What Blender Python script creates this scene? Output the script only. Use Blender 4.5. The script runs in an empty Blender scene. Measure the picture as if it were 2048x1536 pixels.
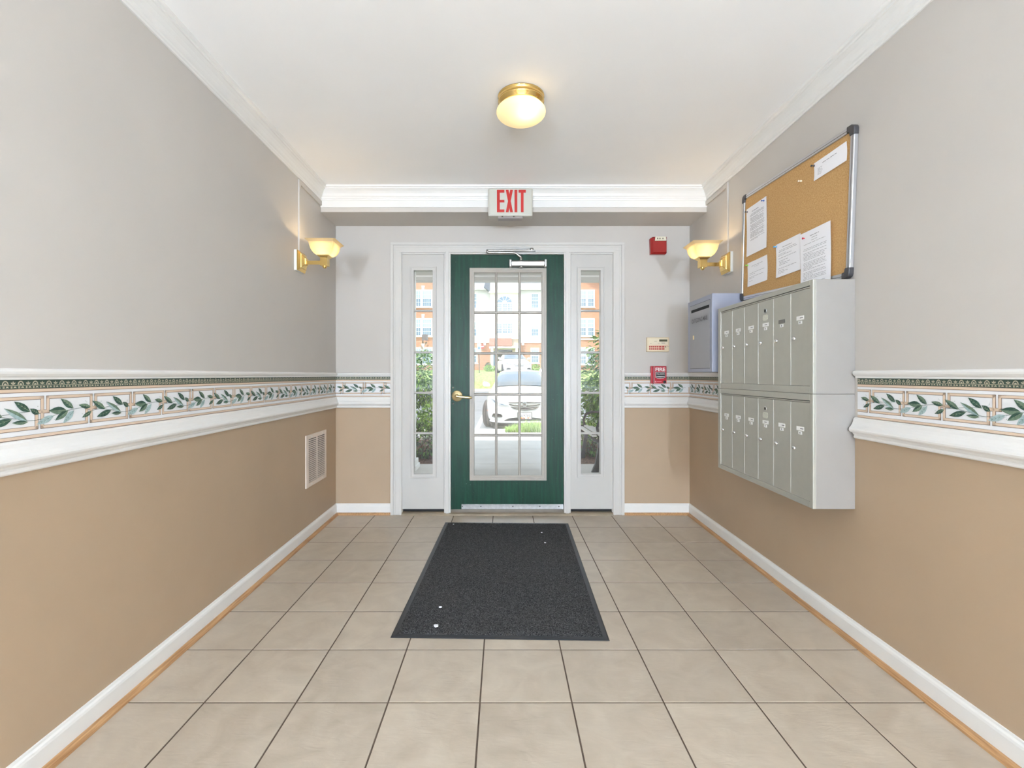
import bpy, math, random
from mathutils import Vector, Matrix
random.seed(11)
sc = bpy.context.scene
COL = sc.collection

# ------------------------------------------------------------------ camera, sky, sun, exposure
CAM_H = 1.134
cam_d = bpy.data.cameras.new('camera')
cam_d.sensor_width = 36.0
cam_d.lens = 959.0 / 2048.0 * 36.0
cam_d.shift_x = 18.0 / 2048.0
cam_d.shift_y = -18.0 / 2048.0
cam_d.clip_start = 0.05
cam = bpy.data.objects.new('camera', cam_d)
cam.location = (0, 0, CAM_H)
cam.rotation_euler = (math.pi / 2, 0, 0)
COL.objects.link(cam)
sc.camera = cam

SKY_STRENGTH = 1.30
SUN_STRENGTH = 3.3
HALL_FILL = 192.0  # strength of the added fill globes behind the viewer
LAMP_GLOW = 1.35

world = bpy.data.worlds.new('sky')
sc.world = world
world.use_nodes = True
wn = world.node_tree.nodes
wl = world.node_tree.links
wn.clear()
w_out = wn.new('ShaderNodeOutputWorld')
w_bg = wn.new('ShaderNodeBackground')
w_bg.inputs['Strength'].default_value = SKY_STRENGTH
w_tc = wn.new('ShaderNodeTexCoord')
w_sep = wn.new('ShaderNodeSeparateXYZ')
w_ramp = wn.new('ShaderNodeValToRGB')
w_ramp.color_ramp.elements[0].position = 0.0
w_ramp.color_ramp.elements[0].color = (1.0, 1.0, 1.0, 1)
w_ramp.color_ramp.elements[1].position = 0.6
w_ramp.color_ramp.elements[1].color = (0.58, 0.73, 0.94, 1)
w_noise = wn.new('ShaderNodeTexNoise')
w_noise.inputs['Scale'].default_value = 3.0
w_noise.inputs['Detail'].default_value = 6.0
w_cr = wn.new('ShaderNodeValToRGB')
w_cr.color_ramp.elements[0].position = 0.45
w_cr.color_ramp.elements[1].position = 0.62
w_mix = wn.new('ShaderNodeMixRGB')
w_mix.inputs['Color2'].default_value = (1.05, 1.05, 1.05, 1)
wl.new(w_tc.outputs['Generated'], w_sep.inputs[0])
wl.new(w_sep.outputs['Z'], w_ramp.inputs[0])
wl.new(w_tc.outputs['Generated'], w_noise.inputs['Vector'])
wl.new(w_noise.outputs['Fac'], w_cr.inputs[0])
wl.new(w_cr.outputs['Color'], w_mix.inputs['Fac'])
wl.new(w_ramp.outputs['Color'], w_mix.inputs['Color1'])
wl.new(w_mix.outputs['Color'], w_bg.inputs['Color'])
wl.new(w_bg.outputs[0], w_out.inputs[0])

sun_d = bpy.data.lights.new('sun', 'SUN')
sun_d.energy = SUN_STRENGTH
sun_d.angle = math.radians(0.6)
sun_d.color = (1.0, 0.96, 0.88)
sun = bpy.data.objects.new('sun', sun_d)
sun.rotation_euler = Vector((0.25, 0.36, -1.0)).to_track_quat('-Z', 'Y').to_euler()
sun.location = (-4, -4, 14)
COL.objects.link(sun)

sc.view_settings.view_transform = 'Standard'
sc.view_settings.look = 'None'
sc.view_settings.gamma = 1.0
sc.view_settings.use_curve_mapping = False
sc.view_settings.exposure = 0.8
sc.cycles.max_bounces = 12
sc.cycles.diffuse_bounces = 8
sc.cycles.transparent_max_bounces = 16
sc.cycles.caustics_reflective = False
sc.cycles.caustics_refractive = False

# ------------------------------------------------------------------ helpers
def lin(r, g, b):
    f = lambda c: (c / 255 / 12.92) if c / 255 <= 0.04045 else ((c / 255 + 0.055) / 1.055) ** 2.4
    return (f(r), f(g), f(b))

MATS = {}

def mat(name, col, rough=0.5, metal=0.0, var=0.0, vscale=8.0, bump=0.0, bscale=150.0, spec=0.5, coat=0.0,
        objvar=0.0, emit=0.0, emitcol=None, vdetail=4.0):
    """principled material; col in linear RGB; var = procedural colour variation, bump = procedural relief"""
    if name in MATS:
        return MATS[name]
    m = bpy.data.materials.new(name)
    m.use_nodes = True
    nt = m.node_tree
    p = nt.nodes['Principled BSDF']
    p.inputs['Base Color'].default_value = (*col, 1)
    p.inputs['Roughness'].default_value = rough
    p.inputs['Metallic'].default_value = metal
    p.inputs['Specular IOR Level'].default_value = spec
    p.inputs['Coat Weight'].default_value = coat
    if emit:
        p.inputs['Emission Color'].default_value = (*(emitcol or col), 1)
        p.inputs['Emission Strength'].default_value = emit
    tc = nt.nodes.new('ShaderNodeTexCoord')
    src = None
    if var:
        n = nt.nodes.new('ShaderNodeTexNoise')
        n.inputs['Scale'].default_value = vscale
        n.inputs['Detail'].default_value = vdetail
        nt.links.new(tc.outputs['Object'], n.inputs['Vector'])
        r = nt.nodes.new('ShaderNodeValToRGB')
        r.color_ramp.elements[0].position = 0.3
        r.color_ramp.elements[1].position = 0.7
        r.color_ramp.elements[0].color = (*[c * (1 - var) for c in col], 1)
        r.color_ramp.elements[1].color = (*[min(1, c * (1 + var)) for c in col], 1)
        nt.links.new(n.outputs['Fac'], r.inputs[0])
        src = r.outputs['Color']
    if objvar:
        oi = nt.nodes.new('ShaderNodeObjectInfo')
        mr = nt.nodes.new('ShaderNodeMapRange')
        mr.inputs['To Min'].default_value = 1 - objvar
        mr.inputs['To Max'].default_value = 1 + objvar
        nt.links.new(oi.outputs['Random'], mr.inputs['Value'])
        mx = nt.nodes.new('ShaderNodeMixRGB')
        mx.blend_type = 'MULTIPLY'
        mx.inputs['Fac'].default_value = 1
        if src:
            nt.links.new(src, mx.inputs['Color1'])
        else:
            mx.inputs['Color1'].default_value = (*col, 1)
        nt.links.new(mr.outputs[0], mx.inputs['Color2'])
        src = mx.outputs['Color']
    if src:
        nt.links.new(src, p.inputs['Base Color'])
    if bump:
        n2 = nt.nodes.new('ShaderNodeTexNoise')
        n2.inputs['Scale'].default_value = bscale
        n2.inputs['Detail'].default_value = 3
        nt.links.new(tc.outputs['Object'], n2.inputs['Vector'])
        b = nt.nodes.new('ShaderNodeBump')
        b.inputs['Strength'].default_value = bump
        b.inputs['Distance'].default_value = 0.002
        nt.links.new(n2.outputs['Fac'], b.inputs['Height'])
        nt.links.new(b.outputs['Normal'], p.inputs['Normal'])
    MATS[name] = m
    return m


class MB:
    """collects faces in world coordinates; build() links them as one mesh object"""
    def __init__(s):
        s.v, s.f, s.m, s.sm = [], [], [], []

    def add(s, vs, fs, m=0, smooth=False):
        k = len(s.v)
        s.v += [tuple(v) for v in vs]
        for f in fs:
            s.f.append([i + k for i in f])
            s.m.append(m)
            s.sm.append(smooth)
        return s

    def box(s, x0, x1, y0, y1, z0, z1, m=0):
        x0, x1 = sorted((x0, x1)); y0, y1 = sorted((y0, y1)); z0, z1 = sorted((z0, z1))
        return s.add([(x0, y0, z0), (x1, y0, z0), (x1, y1, z0), (x0, y1, z0), (x0, y0, z1), (x1, y0, z1), (x1, y1, z1), (x0, y1, z1)],
                     [(0, 3, 2, 1), (4, 5, 6, 7), (0, 1, 5, 4), (1, 2, 6, 5), (2, 3, 7, 6), (3, 0, 4, 7)], m)

    def prism(s, poly, o, u, v, n, m=0, smooth=False):
        """2-D polygon in the (u, v) frame at o, extruded by vector n"""
        o, u, v, n = Vector(o), Vector(u), Vector(v), Vector(n)
        a = [o + u * p[0] + v * p[1] for p in poly]
        b = [p + n for p in a]
        k = len(a)
        flip = u.cross(v).dot(n) > 0
        fs = [tuple(range(k))[::-1] if flip else tuple(range(k)), tuple(range(k, 2 * k)) if flip else tuple(range(k, 2 * k))[::-1]]
        s.add(a + b, fs, m)
        k0 = len(s.v) - 2 * k
        for i in range(k):
            j = (i + 1) % k
            q = (i, j, j + k, i + k) if flip else (j, i, i + k, j + k)
            s.f.append([t + k0 for t in q]); s.m.append(m); s.sm.append(smooth)
        return s

    def flat(s, poly, o, u, v, m=0):
        o, u, v = Vector(o), Vector(u), Vector(v)
        return s.add([o + u * p[0] + v * p[1] for p in poly], [tuple(range(len(poly)))], m)

    def lathe(s, prof, c, axis=(0, 0, 1), seg=32, m=0, smooth=True):
        """profile of (radius, height along axis)"""
        ax = Vector(axis).normalized()
        u = ax.orthogonal().normalized()
        w = ax.cross(u)
        c = Vector(c)
        vs, fs = [], []
        for r, h in prof:
            for i in range(seg):
                t = 2 * math.pi * i / seg
                vs.append(c + ax * h + (u * math.cos(t) + w * math.sin(t)) * max(r, 1e-5))
        for j in range(len(prof) - 1):
            for i in range(seg):
                k = (i + 1) % seg
                fs.append((j * seg + i, j * seg + k, (j + 1) * seg + k, (j + 1) * seg + i))
        return s.add(vs, fs, m, smooth)

    def tube(s, pts, r, seg=10, m=0, caps=True):
        pts = [Vector(p) for p in pts]
        rs = r if isinstance(r, (list, tuple)) else [r] * len(pts)
        vs, fs = [], []
        prev = None
        for i, p in enumerate(pts):
            t = (pts[min(i + 1, len(pts) - 1)] - pts[max(i - 1, 0)]).normalized()
            if prev is None:
                u = t.orthogonal().normalized()
            else:
                u = (prev - t * prev.dot(t)).normalized()
            prev = u
            w = t.cross(u)
            for k in range(seg):
                a = 2 * math.pi * k / seg
                vs.append(p + (u * math.cos(a) + w * math.sin(a)) * rs[i])
        for i in range(len(pts) - 1):
            for k in range(seg):
                j = (k + 1) % seg
                fs.append((i * seg + k, i * seg + j, (i + 1) * seg + j, (i + 1) * seg + k))
        s.add(vs, fs, m, True)
        if caps:
            n = len(pts)
            s.add(vs[:seg], [tuple(range(seg))[::-1]], m)
            s.add(vs[(n - 1) * seg:], [tuple(range(seg))], m)
        return s

    def loft(s, rings, m=0, smooth=True, caps=True, closed=True):
        k = len(rings[0])
        vs = [p for r in rings for p in r]
        fs = []
        for i in range(len(rings) - 1):
            for a in range(k if closed else k - 1):
                b = (a + 1) % k
                fs.append((i * k + a, i * k + b, (i + 1) * k + b, (i + 1) * k + a))
        s.add(vs, fs, m, smooth)
        if caps:
            s.add(rings[0], [tuple(range(k))[::-1]], m)
            s.add(rings[-1], [tuple(range(k))], m)
        return s

    def build(s, name, mats, parent=None, bevel=0.0, sharp=None, weld=False, seg=2):
        if not isinstance(mats, (list, tuple)):
            mats = [mats]
        org = ORG.get(parent.name, Vector()) if parent else Vector()
        me = bpy.data.meshes.new(name)
        me.from_pydata([tuple(Vector(v) - org) for v in s.v], [], s.f)
        for m in mats:
            me.materials.append(m)
        for p, mi, sm in zip(me.polygons, s.m, s.sm):
            p.material_index = mi
            p.use_smooth = sm
        me.update()
        o = bpy.data.objects.new(name, me)
        COL.objects.link(o)
        if parent:
            o.parent = parent
            ORG[o.name] = org
        if bevel:
            b = o.modifiers.new('bevel', 'BEVEL')
            b.width = bevel
            b.segments = seg
            b.limit_method = 'ANGLE'
        return o


ORG = {}

def tag(o, label=None, cat=None, group=None, kind=None):
    if label: o['label'] = label
    if cat: o['category'] = cat
    if group: o['group'] = group
    if kind: o['kind'] = kind
    return o

def thing(name, loc, label, cat, group=None, kind=None):
    o = bpy.data.objects.new(name, None)
    o.empty_display_size = 0.1
    COL.objects.link(o)
    o.location = loc
    ORG[o.name] = Vector(loc)
    return tag(o, label, cat, group, kind)

def copy_tree(o, parent=None):
    c = o.copy()
    COL.objects.link(c)
    if parent: c.parent = parent
    for ch in list(o.children):
        copy_tree(ch, c)
    return c

# the two side walls splay apart very slightly towards the door
LX, RX, BY = -1.36, 1.518, 3.9
L_ANG, R_ANG = 0.0150, -0.0131
def on_wall(o, side):
    a, px = (L_ANG, LX) if side == 'L' else (R_ANG, RX)
    p = Vector((px, BY, 0))
    R = Matrix.Rotation(a, 4, 'Z')
    o.location = p + R @ (Vector(o.location) - p)
    o.rotation_euler = (0, 0, a)
    return o

def text_polys(txt, bold=0.0):
    cu = bpy.data.curves.new('lettering', 'FONT')
    cu.body = txt
    cu.offset = bold
    cu.fill_mode = 'FRONT'
    ob = bpy.data.objects.new('lettering', cu)
    me = bpy.data.meshes.new_from_object(ob)
    vs = [Vector((v.co.x, v.co.y)) for v in me.vertices]
    fs = [tuple(p.vertices) for p in me.polygons]
    x0 = min(v.x for v in vs); x1 = max(v.x for v in vs); y0 = min(v.y for v in vs); y1 = max(v.y for v in vs)
    vs = [((v.x - x0) / (x1 - x0), (v.y - y0) / (y1 - y0)) for v in vs]
    bpy.data.objects.remove(ob)
    bpy.data.meshes.remove(me)
    bpy.data.curves.remove(cu)
    return vs, fs

def lettering(mb, txt, o, u, v, w, h, m=0, bold=0.0):
    """flat lettering whose lower left corner is o, w wide along u, h high along v"""
    vs, fs = text_polys(txt, bold)
    o, u, v = Vector(o), Vector(u), Vector(v)
    mb.add([o + u * (p[0] * w) + v * (p[1] * h) for p in vs], fs, m)

# ------------------------------------------------------------------ materials
M_wall_up = mat('wall_paint_upper', lin(196, 191, 185), 0.55, var=0.02, vscale=2.5, bump=0.05, bscale=400)
M_wall_lo = mat('wall_paint_lower', lin(176, 154, 129), 0.55, var=0.03, vscale=2.5, bump=0.05, bscale=400)
M_ceil = mat('ceiling_paint', lin(246, 246, 246), 0.7, var=0.01, vscale=3)
M_trim = mat('white_trim_paint', lin(228, 227, 224), 0.32, var=0.015, vscale=6)
M_doorwhite = mat('white_door_paint', lin(194, 191, 186), 0.35, var=0.02, vscale=5)
M_casing = mat('white_casing_paint', lin(206, 203, 198), 0.35, var=0.015, vscale=6)
M_grout = mat('grout', lin(84, 70, 58), 0.9, var=0.2, vscale=40)
M_brass = mat('polished_brass', (0.83, 0.58, 0.21), 0.16, 1.0)
M_brass_d = mat('satin_brass', (0.90, 0.74, 0.42), 0.36, 1.0)
M_steel = mat('brushed_steel', (0.55, 0.55, 0.55), 0.3, 1.0, var=0.1, vscale=60)
M_chrome = mat('chrome', (0.75, 0.75, 0.76), 0.12, 1.0)
M_black = mat('black_gap', (0.006, 0.006, 0.006), 0.7)
M_rubber = mat('black_rubber', (0.022, 0.024, 0.028), 0.42, var=0.1, vscale=50)
M_paper = mat('white_paper', lin(246, 246, 250), 0.8)
M_ink = mat('grey_print', lin(120, 120, 124), 0.9)
M_red = mat('red_enamel', lin(150, 24, 22), 0.3, coat=0.3)
M_white = mat('white_plastic', lin(224, 224, 220), 0.35)
M_blackp = mat('black_plastic', (0.012, 0.012, 0.013), 0.35)

def tile_material():
    m = bpy.data.materials.new('beige_floor_tile')
    m.use_nodes = True
    nt = m.node_tree; p = nt.nodes['Principled BSDF']
    tc = nt.nodes.new('ShaderNodeTexCoord')
    oi = nt.nodes.new('ShaderNodeObjectInfo')
    off = nt.nodes.new('ShaderNodeVectorMath'); off.operation = 'MULTIPLY_ADD'
    off.inputs[1].default_value = (1, 1, 1)
    nt.links.new(tc.outputs['Object'], off.inputs[0])
    sc3 = nt.nodes.new('ShaderNodeVectorMath'); sc3.operation = 'SCALE'; sc3.inputs['Scale'].default_value = 37.0
    nt.links.new(oi.outputs['Location'], sc3.inputs[0])
    nt.links.new(sc3.outputs[0], off.inputs[2])
    n1 = nt.nodes.new('ShaderNodeTexNoise'); n1.inputs['Scale'].default_value = 7; n1.inputs['Detail'].default_value = 6
    n1.inputs['Distortion'].default_value = 1.2
    nt.links.new(off.outputs[0], n1.inputs['Vector'])
    r = nt.nodes.new('ShaderNodeValToRGB')
    r.color_ramp.elements[0].position = 0.3; r.color_ramp.elements[0].color = (*lin(176, 163, 146), 1)
    r.color_ramp.elements[1].position = 0.72; r.color_ramp.elements[1].color = (*lin(192, 180, 163), 1)
    nt.links.new(n1.outputs['Fac'], r.inputs[0])
    hs = nt.nodes.new('ShaderNodeMixRGB'); hs.blend_type = 'MULTIPLY'; hs.inputs['Fac'].default_value = 1
    mr = nt.nodes.new('ShaderNodeMapRange'); mr.inputs['To Min'].default_value = 0.95; mr.inputs['To Max'].default_value = 1.04
    nt.links.new(oi.outputs['Random'], mr.inputs['Value'])
    nt.links.new(r.outputs['Color'], hs.inputs['Color1']); nt.links.new(mr.outputs[0], hs.inputs['Color2'])
    nt.links.new(hs.outputs['Color'], p.inputs['Base Color'])
    # slate-like relief
    mp = nt.nodes.new('ShaderNodeMapping'); mp.inputs['Rotation'].default_value = (0, 0, 0.6); mp.inputs['Scale'].default_value = (10, 34, 10)
    nt.links.new(off.outputs[0], mp.inputs['Vector'])
    n2 = nt.nodes.new('ShaderNodeTexNoise'); n2.inputs['Scale'].default_value = 1.0; n2.inputs['Detail'].default_value = 5
    n2.inputs['Distortion'].default_value = 2.0
    nt.links.new(mp.outputs[0], n2.inputs['Vector'])
    b = nt.nodes.new('ShaderNodeBump'); b.inputs['Strength'].default_value = 0.28; b.inputs['Distance'].default_value = 0.003
    nt.links.new(n2.outputs['Fac'], b.inputs['Height']); nt.links.new(b.outputs['Normal'], p.inputs['Normal'])
    rr = nt.nodes.new('ShaderNodeMapRange'); rr.inputs['To Min'].default_value = 0.27; rr.inputs['To Max'].default_value = 0.46
    nt.links.new(n1.outputs['Fac'], rr.inputs['Value']); nt.links.new(rr.outputs[0], p.inputs['Roughness'])
    return m

def wood_material(name, a, b):
    m = bpy.data.materials.new(name); m.use_nodes = True
    nt = m.node_tree; p = nt.nodes['Principled BSDF']; p.inputs['Roughness'].default_value = 0.45
    tc = nt.nodes.new('ShaderNodeTexCoord')
    mp = nt.nodes.new('ShaderNodeMapping'); mp.inputs['Scale'].default_value = (160, 6, 160)
    nt.links.new(tc.outputs['Object'], mp.inputs['Vector'])
    n = nt.nodes.new('ShaderNodeTexNoise'); n.inputs['Scale'].default_value = 1; n.inputs['Detail'].default_value = 5
    nt.links.new(mp.outputs[0], n.inputs['Vector'])
    r = nt.nodes.new('ShaderNodeValToRGB'); r.color_ramp.elements[0].position = .3; r.color_ramp.elements[1].position = .7
    r.color_ramp.elements[0].color = (*a, 1); r.color_ramp.elements[1].color = (*b, 1)
    nt.links.new(n.outputs['Fac'], r.inputs[0]); nt.links.new(r.outputs['Color'], p.inputs['Base Color'])
    return m

def speckle_material(name, a, b, scale, rough, lo=.45, hi=.6, bump=0.0, dist=0.004):
    m = bpy.data.materials.new(name); m.use_nodes = True
    nt = m.node_tree; p = nt.nodes['Principled BSDF']; p.inputs['Roughness'].default_value = rough
    tc = nt.nodes.new('ShaderNodeTexCoord')
    n = nt.nodes.new('ShaderNodeTexNoise'); n.inputs['Scale'].default_value = scale; n.inputs['Detail'].default_value = 2
    nt.links.new(tc.outputs['Object'], n.inputs['Vector'])
    r = nt.nodes.new('ShaderNodeValToRGB'); r.color_ramp.elements[0].position = lo; r.color_ramp.elements[1].position = hi
    r.color_ramp.elements[0].color = (*a, 1); r.color_ramp.elements[1].color = (*b, 1)
    nt.links.new(n.outputs['Fac'], r.inputs[0]); nt.links.new(r.outputs['Color'], p.inputs['Base Color'])
    if bump:
        bp = nt.nodes.new('ShaderNodeBump'); bp.inputs['Strength'].default_value = bump; bp.inputs['Distance'].default_value = dist
        nt.links.new(n.outputs['Fac'], bp.inputs['Height']); nt.links.new(bp.outputs['Normal'], p.inputs['Normal'])
    return m

def glass_material(name='clear_window_glass', gloss=0.045, tint=(0.97, 0.99, 0.98)):
    m = bpy.data.materials.new(name); m.use_nodes = True
    nt = m.node_tree; nt.nodes.remove(nt.nodes['Principled BSDF'])
    out = nt.nodes['Material Output']
    t = nt.nodes.new('ShaderNodeBsdfTransparent'); t.inputs['Color'].default_value = (*tint, 1)
    g = nt.nodes.new('ShaderNodeBsdfGlossy'); g.inputs['Roughness'].default_value = 0.02
    mx = nt.nodes.new('ShaderNodeMixShader'); mx.inputs[0].default_value = gloss
    nt.links.new(t.outputs[0], mx.inputs[1]); nt.links.new(g.outputs[0], mx.inputs[2]); nt.links.new(mx.outputs[0], out.inputs[0])
    return m

def shade_material(name, col, emit, k=1.0):
    """frosted lamp glass: lets the bulb's light through diffusely"""
    m = bpy.data.materials.new(name); m.use_nodes = True
    nt = m.node_tree; nt.nodes.remove(nt.nodes['Principled BSDF'])
    out = nt.nodes['Material Output']
    t = nt.nodes.new('ShaderNodeBsdfTranslucent'); t.inputs['Color'].default_value = (*[c * k for c in col], 1)
    d = nt.nodes.new('ShaderNodeBsdfDiffuse'); d.inputs['Color'].default_value = (*col, 1)
    mx = nt.nodes.new('ShaderNodeMixShader'); mx.inputs[0].default_value = 0.22
    nt.links.new(t.outputs[0], mx.inputs[1]); nt.links.new(d.outputs[0], mx.inputs[2])
    e = nt.nodes.new('ShaderNodeEmission'); e.inputs['Color'].default_value = (*col, 1); e.inputs['Strength'].default_value = emit
    ad = nt.nodes.new('ShaderNodeAddShader')
    nt.links.new(mx.outputs[0], ad.inputs[0]); nt.links.new(e.outputs[0], ad.inputs[1]); nt.links.new(ad.outputs[0], out.inputs[0])
    return m

M_tile = tile_material()
M_oak = wood_material('oak_shoe_moulding', lin(150, 108, 70), lin(200, 158, 112))
M_pile = speckle_material('charcoal_mat_pile', (0.004, 0.004, 0.005), (0.105, 0.105, 0.107), 230, 0.95, .40, .68, bump=1.0)
M_cork = speckle_material('cork', lin(184, 142, 88), lin(208, 170, 116), 160, 0.9, .3, .7, bump=0.3)
M_glass = glass_material()

# ------------------------------------------------------------------ structure: room shell
CEIL = 2.522
HALL = -7.0
RAIL_T0, RAIL_T1 = 1.121, 1.152
RAIL_B0, RAIL_B1 = 0.868, 0.956
SPLIT = 0.912

floor = MB().box(-2.0, 2.2, HALL - .2, 3.885, -0.25, -0.0010).build('floor', M_grout)
tag(floor, 'beige square ceramic tile floor of the entry hall', 'floor', kind='structure')
TW, TY0 = 0.3183, 1.660
tile_mesh = {}
col_x = [-0.0796 + TW * k for k in range(-5, 6)]
row_y = [TY0 + 0.319 * k for k in range(-6, 8)]
def tile(x0, x1, y0, y1):
    g = 0.0028
    key = (round(x1 - x0, 3), round(y1 - y0, 3))
    w, d = (x1 - x0) / 2 - g, (y1 - y0) / 2 - g
    c = 0.0007
    if key not in tile_mesh:
        mb = MB()
        r0 = [(-w, -d, -0.004), (w, -d, -0.004), (w, d, -0.004), (-w, d, -0.004)]
        r1 = [(-w, -d, -0.0006), (w, -d, -0.0006), (w, d, -0.0006), (-w, d, -0.0006)]
        r2 = [(-w + c, -d + c, 0.0), (w - c, -d + c, 0.0), (w - c, d - c, 0.0), (-w + c, d - c, 0.0)]
        mb.loft([r0, r1, r2], smooth=False)
        o = mb.build('floor_tile', M_tile, floor)
        tile_mesh[key] = o.data
    else:
        o = bpy.data.objects.new('floor_tile', tile_mesh[key])
        COL.objects.link(o)
        o.parent = floor
    o.location = ((x0 + x1) / 2, (y0 + y1) / 2, random.uniform(-0.0002, 0.0003))
    o.rotation_euler = (random.uniform(-.0008, .0008), random.uniform(-.0008, .0008), 0)
for i in range(len(col_x) - 1):
    for j in range(len(row_y) - 1):
        tile(col_x[i], col_x[i + 1], row_y[j], min(row_y[j + 1], 3.884))
hall_floor = MB().box(-2.0, 2.2, HALL - .2, row_y[0], -0.003, 0.0).build('hall_floor_tiles', M_tile, floor)

ceiling = MB().box(-2.0, 2.2, HALL - .2, 4.1, CEIL, CEIL + .25).build('ceiling', M_ceil)
tag(ceiling, 'smooth white painted hall ceiling', 'ceiling', kind='structure')

def side_wall(name, x0, x1, side, label):
    mb = MB()
    mb.box(x0, x1, HALL, 4.1, SPLIT, CEIL + .02, 0)
    mb.box(x0, x1, HALL, 4.1, -0.02, SPLIT, 1)
    o = mb.build(name, [M_wall_up, M_wall_lo])
    tag(o, label, 'wall', kind='structure')
    return on_wall(o, side)
wall_left = side_wall('wall_left', LX - .2, LX, 'L', 'left hall wall, pale grey above the border and tan below')
wall_right = side_wall('wall_right', RX, RX + .2, 'R', 'right hall wall, pale grey above the border and tan below')
wall_rear = tag(MB().box(-1.8, 2.0, HALL - .2, HALL + .02, SPLIT, CEIL + .02, 0).box(-1.8, 2.0, HALL - .2, HALL + .02, -.02, SPLIT, 1)
                .build('wall_rear', [M_wall_up, M_wall_lo]), 'hall end wall behind the viewer', 'wall', kind='structure')
OX0, OX1, OZ = -0.868, 0.938, 2.165       # opening for the door unit
mb = MB()
for (a, b) in ((-1.75, OX0), (OX1, 1.95)):
    mb.box(a, b, BY, 4.1, SPLIT, CEIL + .02, 0)
    mb.box(a, b, BY, 4.1, -.02, SPLIT, 1)
mb.box(OX0, OX1, BY, 4.1, OZ, CEIL + .02, 0)
wall_back = tag(mb.build('wall_back', [M_wall_up, M_wall_lo]), 'end wall around the green door, pale grey above and tan below', 'wall', kind='structure')

# soffit over the door
SOF_Y, SOF_Z = 3.565, 2.345
soffit = tag(MB().box(-1.75, 1.95, SOF_Y, BY, SOF_Z, CEIL + .02).build('soffit', M_wall_up, bevel=.002),
             'dropped soffit painted pale grey above the door', 'soffit', kind='structure')

# trims: profile given as (distance out from the wall, height)
def run(mb, prof, wall, a, b, m=0, plane=None):
    if wall == 'L':
        o, u, n = (LX, a, 0), (1, 0, 0), (0, b - a, 0)
    elif wall == 'R':
        o, u, n = (RX, a, 0), (-1, 0, 0), (0, b - a, 0)
    else:
        o, u, n = (a, plane if plane is not None else BY, 0), (0, -1, 0), (b - a, 0, 0)
    return mb.prism(prof, o, u, (0, 0, 1), n, m, smooth=False)

CROWN = [(0, CEIL - .092), (.007, CEIL - .092), (.009, CEIL - .084), (.013, CEIL - .080), (.014, CEIL - .072), (.020, CEIL - .066), (.026, CEIL - .05),
         (.036, CEIL - .035), (.048, CEIL - .024), (.054, CEIL - .022), (.055, CEIL - .015), (.063, CEIL - .011), (.066, CEIL), (0, CEIL)]
RAIL_LOW = [(0, .868), (.012, .868), (.0155, .872), (.0155, .877), (.013, .881), (.018, .886), (.021, .892), (.030, .895), (.0345, .900), (.036, .906), (.034, .913),
            (.027, .921), (.022, .930), (.018, .940), (.0165, .950), (.011, .956), (0, .956)]
RAIL_TOP = [(0, 1.121), (.008, 1.121), (.0085, 1.127), (.014, 1.131), (.019, 1.137), (.0205, 1.143), (.019, 1.149), (.013, 1.152), (0, 1.152)]
BASE = [(0, 0), (.012, 0), (.012, .070), (.010, .078), (.006, .084), (.005, .090), (0, .091)]
SHOE = [(.012, 0.0), (.030, 0.0), (.0295, .007), (.0265, .013), (.021, .018), (.012, .019)]

N = [0]
def trim(prof, wall, a, b, label, cat, m=M_trim, plane=None, extra=None):
    N[0] += 1
    mb = run(MB(), prof, wall, a, b, 0, plane)
    o = mb.build('trim_%d' % N[0], m)
    tag(o, label, cat, kind='structure')
    if wall in 'LR':
        on_wall(o, wall)
    return o
MB_Y0, MB_Y1 = 2.033, 2.957        # mailboxes interrupt the rails on the right wall
trim(CROWN, 'L', HALL, SOF_Y - .002, 'white crown moulding along the left wall', 'crown moulding')
trim(CROWN, 'R', HALL, SOF_Y - .002, 'white crown moulding along the right wall', 'crown moulding')
trim(CROWN, 'B', -1.36, 1.52, 'white crown moulding across the soffit behind the exit sign', 'crown moulding', plane=SOF_Y - .006)
trim([(0, 2.380), (.006, 2.380), (.006, 2.432), (0, 2.434)], 'B', -1.36, 1.52, 'flat white frieze board under the soffit crown', 'trim', plane=SOF_Y)
for nm, prof, lab in (('lower', RAIL_LOW, 'wide white chair rail under the leaf border'), ('upper', RAIL_TOP, 'slim white rail above the leaf border')):
    trim(prof, 'L', HALL, BY, lab + ' on the left wall', 'chair rail')
    trim(prof, 'R', HALL, MB_Y0 - .012, lab + ' right of the mailboxes', 'chair rail')
    trim(prof, 'R', MB_Y1 + .004, BY, lab + ' between mailboxes and corner', 'chair rail')
    trim(prof, 'B', -1.36, -.911, lab + ' left of the door', 'chair rail')
    trim(prof, 'B', .983, 1.518, lab + ' right of the door', 'chair rail')

def baseboard(name, wall, a, b, lab):
    o = run(MB(), BASE, wall, a, b).build(name, M_trim)
    tag(o, 'white baseboard with oak shoe moulding ' + lab, 'baseboard', kind='structure')
    s = run(MB(), SHOE, wall, a, b).build('shoe_moulding', M_oak, o)
    s['label'] = 'natural oak shoe moulding'
    if wall in 'LR':
        on_wall(o, wall)
baseboard('baseboard_left', 'L', HALL, BY, 'along the left wall')
baseboard('baseboard_right', 'R', HALL, BY, 'along the right wall')
baseboard('baseboard_back_left', 'B', -1.36, -.911, 'left of the door')
baseboard('baseboard_back_right', 'B', .983, 1.518, 'right of the door')

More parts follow.
